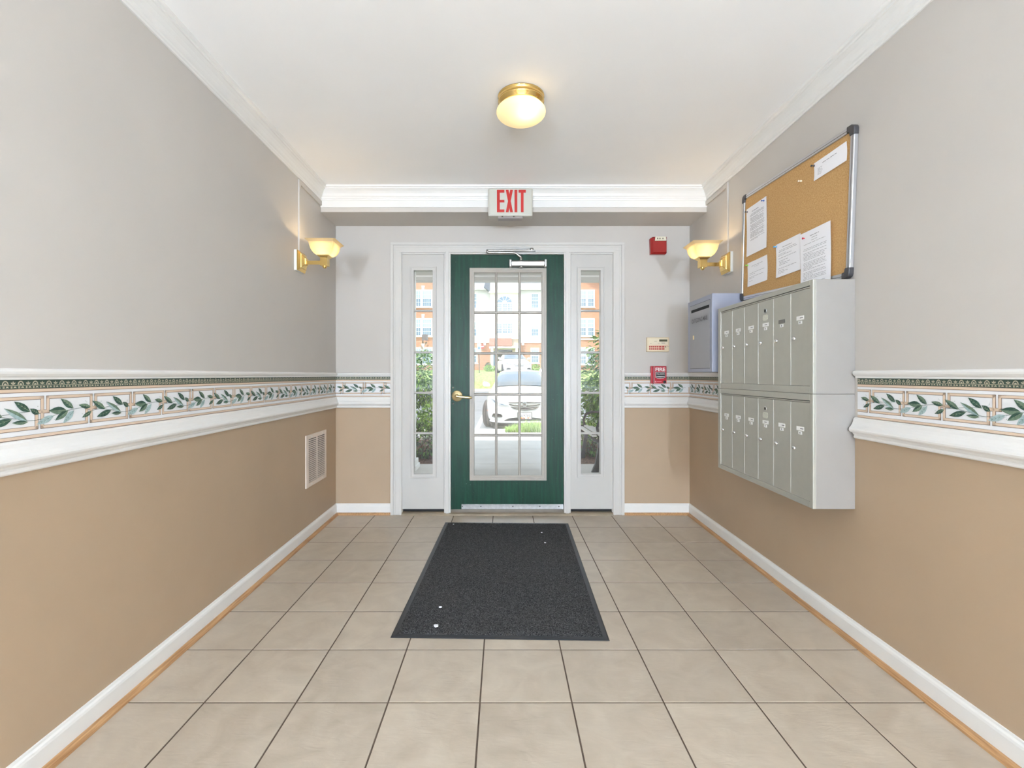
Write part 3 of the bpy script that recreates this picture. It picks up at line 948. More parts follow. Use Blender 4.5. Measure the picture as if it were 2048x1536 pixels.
for x in (sx0 + .048, sx0 + .066, sx0 + .090):
    MB().box(x, x + .010, 3.8440, 3.8465, sz1 - .026, sz1 - .014).build('reflector', mat('strobe_reflector', lin(130, 124, 108), 0.2), lens)

kp = thing('alarm_keypad', (1.2535, BY, 1.38), 'cream alarm keypad with red buttons right of the door', 'keypad')
kx0, kx1, kz0, kz1 = 1.163, 1.344, 1.322, 1.439
M_kp = mat('cream_keypad_plastic', lin(222, 206, 176), 0.45)
M_kp2 = mat('keypad_face', lin(226, 214, 190), 0.5)
kb = MB().box(kx0, kx1, 3.872, BY, kz0, kz1).build('housing', M_kp, kp, bevel=.005)
MB().box(kx0 + .017, kx1 - .012, 3.8705, 3.874, kz0 + .056, kz1 - .012).build('face_plate', M_kp2, kp)
MB().box(kx0 + .017, kx1 - .012, 3.8708, 3.874, kz0 + .050, kz0 + .0545).build('groove', mat('keypad_pink', lin(226, 170, 150), 0.5), kp)
MB().box(kx0 + .098, kx0 + .163, 3.8690, 3.873, kz0 + .082, kz0 + .099).build('display', mat('lcd_dark', lin(84, 84, 62), 0.2), kp)
M_kbtn = mat('keypad_red_button', lin(184, 50, 48), 0.4)
bxs = [(.016, .012), (.032, .012), (.048, .012), (.064, .012), (.080, .012), (.097, .018), (.121, .018)]
for r, z in enumerate((.034, .0165)):
    for (bx, bw) in bxs:
        MB().box(kx0 + bx, kx0 + bx + bw, 3.8665, 3.873, kz0 + z, kz0 + z + .0115).build('button', M_kbtn, kp, bevel=.0012)
MB().lathe([(.0001, .003), (.004, .003), (.005, 0)], (kx0 + .150, 3.872, kz0 + .0395), (0, -1, 0), 14).build('round_key', mat('key_ring', lin(120, 80, 70), 0.4), kp)
mb = MB()
for (x, z, w) in ((.058, .084, .020), (.088, .067, .012), (.115, .070, .030), (.118, .0655, .028), (.022, .063, .016), (.160, .041, .014)):
    mb.box(kx0 + x, kx0 + x + w, 3.8700, 3.8712, kz0 + z, kz0 + z + .0022)
mb.build('print', mat('keypad_print', lin(130, 116, 104), 0.6), kp)['kind'] = 'stuff'

ps = thing('fire_pull_station', (1.2525, BY, 1.135), 'red FIRE pull station overlapping the wallpaper border', 'fire alarm')
px0, px1, pz0, pz1 = 1.200, 1.311, 1.063, 1.206
M_pred = mat('crimson_enamel', lin(178, 28, 44), 0.32)
MB().box(px0 - .004, px1, 3.868, BY, pz0 + .002, pz1).build('back_box', M_pred, ps, bevel=.004)
MB().box(px0 + .008, px1 + .001, 3.846, 3.868, pz0, pz1 - .001).build('front', M_pred, ps, bevel=.003)
mb = MB()
yp = 3.8455
mb.box(px0 + .010, px0 + .0125, yp, yp + .002, pz0 + .004, pz1 - .006)
mb.box(px0 + .010, px1 - .002, yp, yp + .002, pz0 + .002, pz0 + .004)
q = [(.024, 1.156), (.107 - .012, 1.156), (.100 - .004, 1.118), (.060, 1.108), (.024, 1.118)]
mb.flat([(px0 + .023, 1.157), (px0 + .101, 1.157), (px0 + .101, 1.1135), (px0 + .088, 1.108), (px0 + .062, 1.105), (px0 + .036, 1.108), (px0 + .023, 1.1135)][::-1], (0, yp + .0002, 0), (1, 0, 0), (0, 0, 1))
mb.build('white_outline', M_white, ps)
MB().prism([(px0 + .026, 1.154), (px0 + .098, 1.154), (px0 + .098, 1.1155), (px0 + .086, 1.1105), (px0 + .062, 1.108), (px0 + .038, 1.1105), (px0 + .026, 1.1155)][::-1], (0, yp, 0), (1, 0, 0), (0, 0, 1), (0, -.004, 0)).build('handle', M_blackp, ps)
mb = MB()
mb.flat([(px0 + .027, 1.1232), (px0 + .097, 1.1232), (px0 + .097, 1.1205), (px0 + .062, 1.116), (px0 + .027, 1.1205)][::-1], (0, yp - .0046, 0), (1, 0, 0), (0, 0, 1))
lettering(mb, 'PULL DOWN', (px0 + .031, yp - .0047, 1.1365), (1, 0, 0), (0, 0, 1), .062, .011, bold=.02)
lettering(mb, 'FIRE', (px0 + .022, yp - .0005, 1.1645), (1, 0, 0), (0, 0, 1), .080, .029, bold=.035)
mb.build('lettering', M_white, ps)
mb = MB()
mb.lathe([(.0001, .0012), (.006, .001), (.007, 0)], (px0 + .024, yp, 1.081), (0, -1, 0), 14)
mb.box(px0 + .034, px0 + .072, yp - .001, yp + .001, 1.079, 1.083)
mb.build('emblem', mat('pink_emblem', lin(232, 150, 160), 0.5), ps)
MB().lathe([(.0001, .004), (.010, .004), (.012, 0)], (px1 - .015, yp, 1.078), (0, -1, 0), 18).build('lock', M_blackp, ps)

# ------------------------------------------------------------------ vent on the left wall
vt = thing('wall_vent', (LX, 3.468, .54), 'white louvred wall vent low on the left wall', 'vent')
vy0, vy1, vz0, vz1 = 3.272, 3.664, .355, .718
M_vent = mat('vent_enamel', lin(222, 208, 196), 0.4)
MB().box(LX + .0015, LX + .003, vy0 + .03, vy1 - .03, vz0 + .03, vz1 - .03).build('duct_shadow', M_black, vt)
mb = MB()
def fb(y0, y1, z0, z1, d=.008): mb.box(LX, LX + d, y0, y1, z0, z1)
fb(vy0, vy0 + .045, vz0, vz1); fb(vy1 - .028, vy1, vz0, vz1); fb(vy0 + .045, vy1 - .028, vz0, vz0 + .030); fb(vy0 + .045, vy1 - .028, vz1 - .030, vz1)
ymid = (vy0 + .045 + vy1 - .028) / 2
fb(ymid - .008, ymid + .008, vz0 + .03, vz1 - .03)
mb.build('frame', M_vent, vt, bevel=.002)
NS = 22
sl_mesh = None
for c, (a, b) in enumerate(((vy0 + .045, ymid - .008), (ymid + .008, vy1 - .028))):
    for k in range(NS):
        z = vz0 + .032 + (vz1 - vz0 - .064) * (k + .5) / NS
        if sl_mesh is None:
            w = b - a
            so = MB().prism([(.001, .0025), (.0025, .0035), (.0105, -.0035), (.009, -.0045)], (0, -w / 2, 0), (1, 0, 0), (0, 0, 1), (0, w, 0)).build('slat', M_vent)
            so.parent = vt
            sl_mesh = so.data
        else:
            so = bpy.data.objects.new('slat', sl_mesh); COL.objects.link(so); so.parent = vt
        so.location = Vector((LX, (a + b) / 2, z)) - ORG[vt.name]
for (y, z) in ((vy0 + .10, vz0 + .015), (vy1 - .08, vz0 + .015), (vy0 + .10, vz1 - .015), (vy1 - .08, vz1 - .015)):
    MB().lathe([(.0001, .0025), (.005, .002), (.006, 0)], (LX + .008, y, z), (1, 0, 0), 12).build('screw', M_white, vt)
on_wall(vt, 'L')

# ------------------------------------------------------------------ mailboxes on the right wall
M_mbox = mat('anodised_mailbox', lin(176, 174, 164), 0.42, 0.35, var=.02, vscale=30)
M_mside = mat('mailbox_side', lin(158, 154, 149), 0.4, 0.25, var=.02, vscale=10)
M_label = mat('label_white', lin(240, 240, 238), 0.6)
M_edge_highlight = mat('painted_edge_highlight', lin(236, 236, 232), 0.25, 0.4)  # pale colour standing in for the highlight on polished door edges
M_dark_label = mat('dark_label_holder', lin(118, 116, 110), 0.5)
M_sticker = mat('pale_sticker', lin(206, 206, 192), 0.6, var=.2, vscale=300)
FX = RX - .178
dz_lab = random.Random(3)
door_edges = [2.0553 + .14438 * k for k in range(7)]
def mailbox_unit(z0, z1, d0, d1, zlock, zlab, znum, zkey, zstk, label, dark_index):
    t = thing('mailbox_unit', (RX, (MB_Y0 + MB_Y1) / 2, z0), label, 'mailbox', 'mailbox units on the right wall')
    mb = MB()
    mb.box(FX + .012, RX, MB_Y0, MB_Y1, z0, z1)
    mb.build('cabinet', M_mside, t, bevel=.002)
    mb = MB()
    ya, yb = MB_Y0, MB_Y1
    mb.box(FX, FX + .014, ya, door_edges[0] - .001, z0, z1); mb.box(FX, FX + .014, door_edges[6] + .001, yb, z0, z1)
    mb.box(FX, FX + .014, door_edges[0] - .001, door_edges[6] + .001, z0, d0 - .001); mb.box(FX, FX + .014, door_edges[0] - .001, door_edges[6] + .001, d1 + .010, z1)
    mb.box(FX + .002, FX + .014, door_edges[0] - .001, door_edges[6] + .001, d1 + .0015, d1 + .0075)
    mb.build('front_frame', M_mbox, t, bevel=.0015)
    MB().box(FX + .0075, FX + .011, door_edges[0], door_edges[6], d0, d1 + .012).build('door_gap', M_black, t)
    for k in range(6):
        y0, y1 = door_edges[k], door_edges[k + 1]
        yc = (y0 + y1) / 2
        d = MB().box(FX + .003, FX + .010, y0 + .0012, y1 - .0012, d0, d1).build('door', M_mbox, t)
        MB().box(FX + .0022, FX + .008, y1 - .0030, y1 - .0010, d0, d1).build('edge_highlight', M_edge_highlight, d)  # polished door edge, its highlight painted in as a pale strip
        ly_ = y1 - .0300
        mb = MB().lathe([(.0105, 0), (.0105, .003), (.0085, .008), (.006, .009), (.0001, .0092)], (FX + .003, ly_, zlock), (-1, 0, 0), 18)
        mb.box(FX - .0066, FX - .0060, ly_ - .0008, ly_ + .0008, zlock - .004, zlock + .004, 1)
        mb.build('lock', [M_chrome, M_black], d)
        dark = (k == dark_index)
        nl = MB().box(FX + .0018, FX + .0032, yc - .029, yc + .025, zlab - .009, zlab + .009).build('name_label', M_dark_label if dark else M_label, d)
        if not dark:
            mb = MB()
            a = dz_lab.uniform(-.014, .0)
            mb.box(FX + .0014, FX + .002, yc + a - .012, yc + a + .010, zlab - .0018, zlab + .0018)
            mb.build('print', M_ink, nl)
        nn = MB().box(FX + .0018, FX + .0032, yc - .015, yc + .011, znum - .007, znum + .007).build('number_label', M_label, d)
        MB().box(FX + .0014, FX + .002, yc - .004, yc + .002, znum - .004, znum + .004).build('print', M_ink, nn)
        if k == 2:
            mb = MB().lathe([(.0115, 0), (.0115, .002), (.009, .003)], (FX + .003, yc, zkey), (-1, 0, 0), 20)
            mb.lathe([(.0092, .0005), (.0001, .0008)], (FX + .003, yc, zkey), (-1, 0, 0), 20, 1)
            mb.build('master_lock', [M_steel, M_black], d)
            MB().prism([(-.024, -.008), (-.016, -.015), (.016, -.015), (.024, -.008), (.024, .008), (.016, .015), (-.016, .015), (-.024, .008)], (FX + .0034, yc, zstk), (0, 1, 0), (0, 0, 1), (-.0012, 0, 0)).build('sticker', M_sticker, d)
    return on_wall(t, 'R')
mailbox_unit(1.0535, 1.5410, 1.0870, 1.5080, 1.2980, 1.3870, 1.3675, 1.4574, 1.4231, 'upper silver six-door wall mailbox below the cork board', 1)
mailbox_unit(0.5645, 1.0525, 0.5920, 1.0135, 0.8035, 0.8965, 0.8775, 0.9647, 0.9318, 'lower silver six-door wall mailbox under the first one', -1)

M_out = mat('slate_grey_enamel', lin(158, 158, 162), 0.45, 0.1, var=.02, vscale=10)
M_outside = mat('slate_blue_enamel', lin(158, 162, 178), 0.42, 0.1)
om = thing('outgoing_mail_box', (RX, 3.214, 1.153), 'slate grey OUTGOING MAIL box resting on the rail', 'mailbox')
oy0, oy1, oz0, oz1 = 3.0095, 3.419, 1.1530, 1.648
OXF = RX - .192
MB().box(OXF, RX, oy0, oy1, oz0, oz1).build('body', M_outside, om, bevel=.003)
od = MB().box(OXF - .0025, OXF + .003, 3.042, 3.3745, 1.178, 1.613).build('door', M_out, om)
mb = MB()
moulding_y = [(3.0395, 3.042), (3.3745, 3.377)]
for (a, b) in moulding_y:
    mb.box(OXF - .0006, OXF + .003, a, b, 1.1755, 1.6155)
mb.box(OXF - .0006, OXF + .003, 3.0395, 3.377, 1.1755, 1.178); mb.box(OXF - .0006, OXF + .003, 3.0395, 3.377, 1.613, 1.6155)
mb.build('door_gap', M_black, om)
MB().box(OXF - .0032, OXF - .0015, 3.049, 3.348, 1.5640, 1.5830).build('mail_slot', M_black, od)
mb = MB()
mb.box(OXF - .006, OXF - .0025, 3.045, 3.352, 1.583, 1.587)
mb.build('slot_hood', M_out, od)
mb = MB()
lettering(mb, 'OUTGOING MAIL', (OXF - .0034, 3.340, 1.490), (0, -1, 0), (0, 0, 1), .268, .029, bold=.004)
mb.build('lettering', mat('stencil_dark', lin(92, 92, 94), 0.6), od)
MB().box(OXF - .0045, OXF - .002, 3.300, 3.317, 1.378, 1.406).build('lock', M_brass_d, od)
on_wall(om, 'R')

# ------------------------------------------------------------------ cork board with notices
M_frame = mat('board_aluminium', (0.60, 0.60, 0.62), 0.35, 0.85)
M_corner = mat('board_corner_plastic', lin(64, 62, 64), 0.45)
BY0, BY1 = 2.026, 2.992
tilt = math.atan2(.050, BY1 - BY0)
bw, bh = BY1 - BY0, .642
bc = Vector((RX, (BY0 + BY1) / 2, 1.895))
board = thing('bulletin_board', bc, 'cork bulletin board in aluminium frame with black corners above the mailboxes', 'bulletin board')
def bb(a0, a1, b0, b1, d0, d1, name, m, bevel=0, poly=None):
    return MB().box(RX - d1, RX - d0, bc.y + a0, bc.y + a1, bc.z + b0, bc.z + b1).build(name, m, board, bevel=bevel)
hw, hh = bw / 2, bh / 2
bb(-hw + .018, hw - .018, -hh + .018, hh - .018, .001, .012, 'cork_panel', M_cork)
for (a0, a1, b0, b1) in ((-hw, -hw + .024, -hh + .04, hh - .04), (hw - .024, hw, -hh + .04, hh - .04), (-hw + .04, hw - .04, -hh, -hh + .024), (-hw + .04, hw - .04, hh - .024, hh)):
    r = bb(a0, a1, b0, b1, 0, .019, 'frame_rail', M_frame, .003)
    if a1 - a0 < .1:
        bb(a0 + .009, a0 + .011, b0, b1, .0185, .0195, 'rail_groove', M_corner)
    else:
        bb(a0, a1, b0 + .009, b0 + .011, .0185, .0195, 'rail_groove', M_corner)
for (sy, sz) in ((-1, -1), (-1, 1), (1, -1), (1, 1)):
    mb = MB()
    pl = [(0, .046), (0, .018), (.004, .008), (.018, 0), (.046, 0), (.046, .027), (.031, .029), (.027, .046)]
    pts = [(bc.y + sy * (hw + .002 - p[0]), bc.z + sz * (hh + .002 - p[1])) for p in pl]
    if sy * sz < 0: pts = pts[::-1]
    mb.prism(pts, (RX - .0225, 0, 0), (0, 1, 0), (0, 0, 1), (.0225, 0, 0))
    mb.build('corner_cap', M_corner, board, bevel=.003)
on_wall(board, 'R')
board.rotation_euler = (Matrix.Rotation(R_ANG, 3, 'Z') @ Matrix.Rotation(tilt, 3, 'X')).to_euler()

def board_base(yw):
    return .0125
rnd = random.Random(9)
def notice(y0, y1, z0, z1, label, lines, lean=0.0, curl=.004, base=.0138):
    """y0 far (left) edge, y1 near (right) edge"""
    w, hgt = y0 - y1, z1 - z0
    t = thing('notice_sheet', (RX, (y0 + y1) / 2, (z0 + z1) / 2), label, 'notice', 'paper notices on the cork board')
    n = 8
    def off(s, q):   # s across 0..1, q up 0..1
        return base + curl * (1 - math.sin(math.pi * min(1, q * 1.05))) * abs(s - .5) * 1.2 + curl * .4 * math.sin(math.pi * s)
    def P(s, q, e=0.0): return (RX - off(s, q) - e, y0 - w * s, z0 + hgt * q + lean * (s - .5))
    mb = MB()
    for e, flip in ((0.0, False), (.0006, True)):
        vs = [P(i / n, j / n, e) for j in range(n + 1) for i in range(n + 1)]
        fs = []
        for j in range(n):
            for i in range(n):
                q = (j * (n + 1) + i, j * (n + 1) + i + 1, (j + 1) * (n + 1) + i + 1, (j + 1) * (n + 1) + i)
                fs.append(q if flip else q[::-1])
        mb.add(vs, fs, 0, True)
    mb.build('sheet', M_paper, t)
    mb = MB()
    def bar(s0, s1, q, th):
        k = max(1, int((s1 - s0) * 8))
        for i in range(k):
            a, b = s0 + (s1 - s0) * i / k, s0 + (s1 - s0) * (i + 1) / k
            mb.add([P(a, q, .0011), P(b, q, .0011), P(b, q + th / hgt, .0011), P(a, q + th / hgt, .0011)], [(0, 1, 2, 3)])
    for (q, s0, s1, th) in lines:
        x = s0
        while x < s1 - .01:
            wl_ = min(rnd.uniform(.05, .14), s1 - x)
            bar(x, x + wl_, q, th)
            x += wl_ + .018
    mb.build('print', M_ink, t)['kind'] = 'stuff'
    return on_wall(t, 'R')
L1 = [(.66, .28, .70, .0028)] + [(.60 - .075 * i, .14, .30 + rnd.uniform(-.05, .03), .0016) for i in range(6)]
notice(2.283, 2.0615, 2.057, 2.140, 'wide short paper notice at the top near corner of the cork board', [(.72, .28, .72, .0024)] + [(.56 - .07 * i, .12, .28 + rnd.uniform(-.04, .02), .0014) for i in range(6)])
notice(2.9315, 2.705, 1.855, 2.144, 'tall closely printed notice at the top far side of the cork board',
       [(.88, .30, .62, .003)] + [(.83 - .0185 * i, .20 if i % 7 else .25, .90 - (.3 if i % 6 == 5 else rnd.uniform(0, .06)), .0016) for i in range(30) if i % 8 != 3])
notice(2.920, 2.697, 1.669, 1.812, 'small printed notice at the bottom far corner of the cork board',
       [(.80, .22, .78, .0016), (.74, .36, .60, .0012), (.52, .10, .86, .0015), (.46, .10, .40, .0013), (.36, .08, .82, .0015), (.31, .08, .36, .0013), (.20, .08, .28, .0012)])
notice(2.608, 2.388, 1.660, 1.841, 'medium printed notice with blue pin low on the cork board',
       [(.84, .28, .66, .0022), (.77, .14, .82, .0016), (.73, .12, .86, .0016), (.66, .10, .42, .0014), (.62, .10, .66, .0016), (.54, .10, .84, .0016), (.46, .12, .50, .0016), (.42, .14, .36, .0016), (.38, .14, .60, .0016),
        (.34, .14, .50, .0016), (.24, .10, .84, .0016), (.18, .10, .34, .0014), (.14, .10, .52, .0014), (.10, .10, .36, .0014)])
notice(2.377, 2.154, 1.548, 1.829, 'tall printed notice with red pin hanging down behind the mailbox',
       [(.90, .34, .64, .0022), (.86, .40, .60, .0016), (.82, .38, .58, .0014), (.78, .12, .84, .0014)] + [(.70 - .024 * i, .10 if i % 4 else .12, .88 - (.45 if i % 5 == 4 else rnd.uniform(0, .08)), .0014) for i in range(26) if i % 7 != 2], base=.0210)

def pin(y, z, col, label):
    t = thing('push_pin', (RX, y, z), label, 'push pin', 'push pins on the cork board')
    m = mat('pin_' + label.split()[0], col, .25, coat=.5)
    MB().lathe([(.0008, .010), (.0008, .017), (.0048, .0175), (.0050, .019), (.0028, .021), (.0025, .029), (.0048, .031), (.0048, .033), (.0001, .034)], (RX, y, z), (-1, 0, 0), 16).build('pin_head', m, t)
    MB().lathe([(.0006, .004), (.0006, .012)], (RX, y, z), (-1, 0, 0), 8).build('needle', M_chrome, t)
    on_wall(t, 'R')
pin(2.278, 2.128, lin(40, 40, 44), 'black push pin in the wide notice')
pin(2.728, 2.126, lin(40, 90, 170), 'blue push pin in the tall far notice')
pin(2.918, 2.126, lin(70, 74, 84), 'grey push pin at the far edge of the tall far notice')
pin(2.600, 1.829, lin(70, 160, 220), 'light-blue push pin in the medium notice')
pin(2.345, 1.802, lin(190, 24, 50), 'red push pin in the tall near notice')
pin(2.912, 1.800, lin(150, 200, 80), 'green push pin in the small notice')
pin(2.380, 2.097, lin(232, 222, 205), 'white push pin alone in the bare cork')

# ------------------------------------------------------------------ floor mat
mc = Vector((.006, 2.862, 0))
fm = thing('floor_mat', mc, 'charcoal entrance mat with black rubber edge in front of the door', 'floor mat')
hw_, hl_ = .470, .8075
e = .026
mb = MB()
r = lambda a, b, z: [(mc.x - a, mc.y - b, z), (mc.x + a, mc.y - b, z), (mc.x + a, mc.y + b, z), (mc.x - a, mc.y + b, z)]
mb.loft([r(hw_, hl_, .001), r(hw_, hl_, .003), r(hw_ - .006, hl_ - .006, .0048), r(hw_ - e, hl_ - e, .0055)], smooth=False)
mb.build('rubber_border', M_rubber, fm)
mb = MB()
n1, n2 = 60, 104
a, b = hw_ - e + .002, hl_ - e + .002
vs = []
for j in range(n2 + 1):
    for i in range(n1 + 1):
        edge = min(i, n1 - i, j, n2 - j) == 0
        vs.append((mc.x - a + 2 * a * i / n1 + (0 if edge else random.uniform(-.003, .003)), mc.y - b + 2 * b * j / n2 + (0 if edge else random.uniform(-.003, .003)), .0055 if edge else .0105 + random.uniform(-.0012, .0012)))
fs = [(j * (n1 + 1) + i, j * (n1 + 1) + i + 1, (j + 1) * (n1 + 1) + i + 1, (j + 1) * (n1 + 1) + i) for j in range(n2) for i in range(n1)]
mb.add(vs, fs, 0, True)
mb.build('pile', M_pile, fm)
mb = MB()
rn = random.Random(21)
for i in range(16000):        # loose fibres of the pile
    x = mc.x + rn.uniform(-a + .004, a - .004); y = mc.y + rn.uniform(-b + .004, b - .004)
    t = rn.uniform(0, 6.283); l = rn.uniform(.005, .013); w = rn.uniform(.0007, .0012)
    dx, dy = math.cos(t), math.sin(t)
    z = .0112 + rn.uniform(0, .0016)
    mb.add([(x - dy * w, y + dx * w, z), (x + dy * w, y - dx * w, z), (x + dx * l, y + dy * l, z + rn.uniform(-.001, .003))], [(0, 1, 2)], rn.choice((0, 0, 1, 1, 2)))
fib = mb.build('pile_fibres', [mat('fibre_dark', (.012, .012, .013), .9), mat('fibre_mid', (.06, .06, .062), .9), mat('fibre_light', (.19, .19, .19), .9)], fm)
fib['kind'] = 'stuff'
fm.rotation_euler = (0, 0, -.0265)
for (x, y, s, lb_) in ((-.372, 3.60, .006, 'near the far left corner of the mat'), (.275, 3.41, .006, 'by the right edge of the mat, farther one'), (.281, 3.205, .007, 'by the right edge of the mat, nearer one'),
                       (-.302, 2.314, .008, 'left on the mat, above the larger scrap'), (-.298, 2.143, .013, 'near the front left corner of the mat, larger one')):
    mb = MB()
    pts = [(x + s * rn.uniform(.6, 1.1) * math.cos(q), y + s * rn.uniform(.6, 1.1) * math.sin(q)) for q in [6.283 * i / 7 for i in range(7)]]
    mb.prism(pts, (0, 0, .0125), (1, 0, 0), (0, 1, 0), (0, 0, .003))
    tag(mb.build('paper_scrap', M_paper), 'tiny white paper scrap ' + lb_, 'paper scrap', 'white scraps on the mat')

# ------------------------------------------------------------------ outdoors: porch and ground
M_conc = mat('concrete', lin(196, 192, 186), 0.85, var=.05, vscale=3, bump=.1, bscale=60)
M_asph = mat('asphalt', lin(116, 118, 123), 0.9, var=.08, vscale=5)
M_line = mat('parking_line_paint', lin(240, 240, 240), 0.7)
M_mulch = speckle_material('bark_mulch', lin(52, 36, 28), lin(128, 94, 74), 38, 0.95, .35, .65, bump=.8, dist=.03)
M_lawn = speckle_material('lawn', lin(104, 126, 58), lin(150, 166, 100), 9, 0.95, .35, .65)
M_porch = mat('porch_paint', lin(205, 203, 200), 0.6)

def slab(name, x0, x1, y0, y1, z0, z1, m, label, cat):
    return tag(MB().box(x0, x1, y0, y1, z0, z1).build(name, m), label, cat, kind='structure')
# porch floor slabs with recessed joints
pf = tag(MB().box(-6, 6, 4.1, 9.9, -.35, -.045).build('ground', M_mulch), 'bark mulch beds beside the porch walk', 'ground', kind='structure')
walk = tag(MB().box(-.79, .67, 6.0, 9.4, -.2, -.012).build('walkway', mat('joint_dark', lin(120, 116, 110), .9)),
           'grey concrete porch slab and walk outside the door', 'walkway', kind='structure')
for (x0, x1, y0, y1) in ((-3.2, 3.2, 4.1, 6.115), (-.80, .68, 6.125, 7.345), (-.80, .68, 7.355, 8.72), (-6.0, 6.0, 8.73, 9.46), (-6, .05, 9.47, 9.98)):
    MB().box(x0, x1, y0, y1, -.12, 0).build('concrete_slab', M_conc, walk, bevel=.006)
kerb = tag(MB().box(-14, 14, 9.98, 10.13, -.3, -.003).build('kerb', M_conc, bevel=.02), 'pale concrete kerb in front of the parked white car', 'kerb', kind='structure')
# ground rising away from the porch
prof = [(10.13, -.15), (15.5, -.15), (19.0, .05), (22.0, .37)]
def terrain(name, prof, x0, x1, m, label, cat):
    mb = MB()
    pts = prof + [(prof[-1][0], -1.0), (prof[0][0], -1.0)]
    mb.prism(pts, (x0, 0, 0), (0, 1, 0), (0, 0, 1), (x1 - x0, 0, 0))
    return tag(mb.build(name, m), label, cat, kind='structure')
park = terrain('parking_lot', prof, -30, 30, M_asph, 'sunlit grey asphalt parking lot outside', 'parking lot')
for x in (-.62, 2.35, -3.6, 5.3):
    MB().prism([(-.05, 0), (.05, 0), (.05, 5.2), (-.05, 5.2)], (x, 10.2, -.149), (1, 0, 0), (0, 1, 0), (0, 0, .003)).build('stall_line', M_line, park)
kerb2 = tag(MB().prism([(22.0, .30), (22.0, .47), (22.15, .49), (22.3, .49), (22.3, .2)], (-30, 0, 0), (0, 1, 0), (0, 0, 1), (60, 0, 0)).build('kerb', M_conc), 'far concrete kerb below the lawn bank', 'kerb', kind='structure')
terrain('lawn', [(22.3, .47), (24, .85), (26, 1.20), (26.6, 1.24)], -30, 30, M_lawn, 'dry yellow-green lawn bank between the parking rows', 'lawn')
terrain('upper_parking_lot', [(26.6, 1.22), (27, 1.16), (34, 1.20)], -30, 30, M_asph, 'upper asphalt parking row behind the lawn bank', 'parking lot')
terrain('upper_lawn', [(34, 1.28), (38, 1.38), (46, 1.62)], -30, 30, M_lawn, 'lawn strip at the foot of the apartment building', 'lawn')
# porch roof
pr = tag(MB().box(-3.3, 3.3, 4.1, 7.30, 2.610, 2.90).build('porch_roof', M_porch), 'flat porch ceiling over the entrance walk', 'porch roof', kind='structure')
MB().box(-3.3, 3.3, 7.12, 7.30, 2.538, 2.62).build('beam', M_porch, pr)
MB().box(-3.3, 3.3, 7.10, 7.125, 2.590, 2.612).build('bead', mat('porch_white', lin(245, 245, 245), .5), pr)
M_col = mat('porch_column_paint', lin(238, 238, 236), 0.45)
for (x, y, lab, grp) in ((-1.165, 5.78, 'square white porch column seen through the left sidelight', None),):
    t = thing('porch_column', (x, y, 0), lab, 'column')
    MB().box(x - .10, x + .10, y - .10, y + .10, .10, 2.62).build('shaft', M_col, t, bevel=.004)
    MB().box(x - .14, x + .14, y - .14, y + .14, 0, .06).box(x - .125, x + .125, y - .125, y + .125, .06, .12).build('base', M_col, t, bevel=.006)

# ------------------------------------------------------------------ plants
G = [mat('leaf_deep', lin(52, 92, 40), .55), mat('leaf_mid', lin(92, 138, 58), .5), mat('leaf_bright', lin(150, 190, 84), .5), mat('leaf_dark', lin(36, 62, 34), .6)]
M_bark = mat('bark', lin(92, 76, 64), .9, var=.2, vscale=20)
def leaves(mb, rnd, n, blobs, size, aspect=.45, pal=(0, 1, 1, 2), droop=.3):
    for i in range(n):
        (c, r) = rnd.choice(blobs)
        while True:
            d = Vector((rnd.uniform(-1, 1), rnd.uniform(-1, 1), rnd.uniform(-1, 1)))
            if .05 < d.length < 1: break
        d = d.normalized() * (d.length ** .45)
        p = Vector(c) + Vector((d.x * r[0], d.y * r[1], d.z * r[2]))
        ax = (d + Vector((rnd.uniform(-.8, .8), rnd.uniform(-.8, .8), rnd.uniform(-.6, .5) - droop))).normalized()
        sd = ax.cross(Vector((rnd.uniform(-.4, .4), rnd.uniform(-.4, .4), 1))).normalized()
        up = sd.cross(ax)
        l = size * rnd.uniform(.6, 1.25); w = l * aspect / 2
        mb.add([p, p + ax * l * .5 + sd * w + up * w * .4, p + ax * l - up * l * .1, p + ax * l * .5 - sd * w + up * w * .4], [(0, 1, 2), (0, 2, 3)], rnd.choice(pal))
def shrub(name, base, blobs, n, size, label, cat, seed, pal=(0, 1, 1, 2), stems=5, group=None, aspect=.45):
    rnd = random.Random(seed)
    t = thing(name, base, label, cat, group)
    mb = MB()
    leaves(mb, rnd, n, blobs, size, aspect, pal)
    f = mb.build('foliage', G, t)
    f['kind'] = 'stuff'
    mb = MB()
    for i in range(stems):
        c, r = blobs[i % len(blobs)]
        q = Vector(c) + Vector((rnd.uniform(-.4, .4) * r[0], rnd.uniform(-.4, .4) * r[1], rnd.uniform(-.2, .5) * r[2]))
        b = Vector(base) + Vector((rnd.uniform(-.08, .08), rnd.uniform(-.08, .08), -.05))
        mid = (b + q) / 2 + Vector((rnd.uniform(-.06, .06), rnd.uniform(-.06, .06), .05))
        mb.tube([b, mid, q], [.018, .013, .006], 6)
    mb.build('stems', M_bark, t)
    return t
shrub('tall_shrub', (-1.55, 8.2, -.04), [((-1.80, 8.3, 1.0), (.55, .45, .50)), ((-1.32, 8.25, 1.08), (.42, .36, .45)), ((-1.55, 8.25, .55), (.6, .42, .45))], 3600, .085,
      'tall bushy green shrub behind the left sidelight', 'shrub', 1)
shrub('low_shrub', (-1.05, 7.52, -.04), [((-1.02, 7.52, .42), (.28, .22, .26))], 900, .075, 'small bright low shrub in front of the tall left shrub', 'shrub', 2, pal=(1, 2, 2, 1))
shrub('low_shrub', (-1.15, 6.82, -.04), [((-1.12, 6.82, .20), (.40, .28, .22))], 900, .07, 'dark shaded low shrub in the left mulch bed', 'shrub', 3, pal=(0, 3, 3, 1))
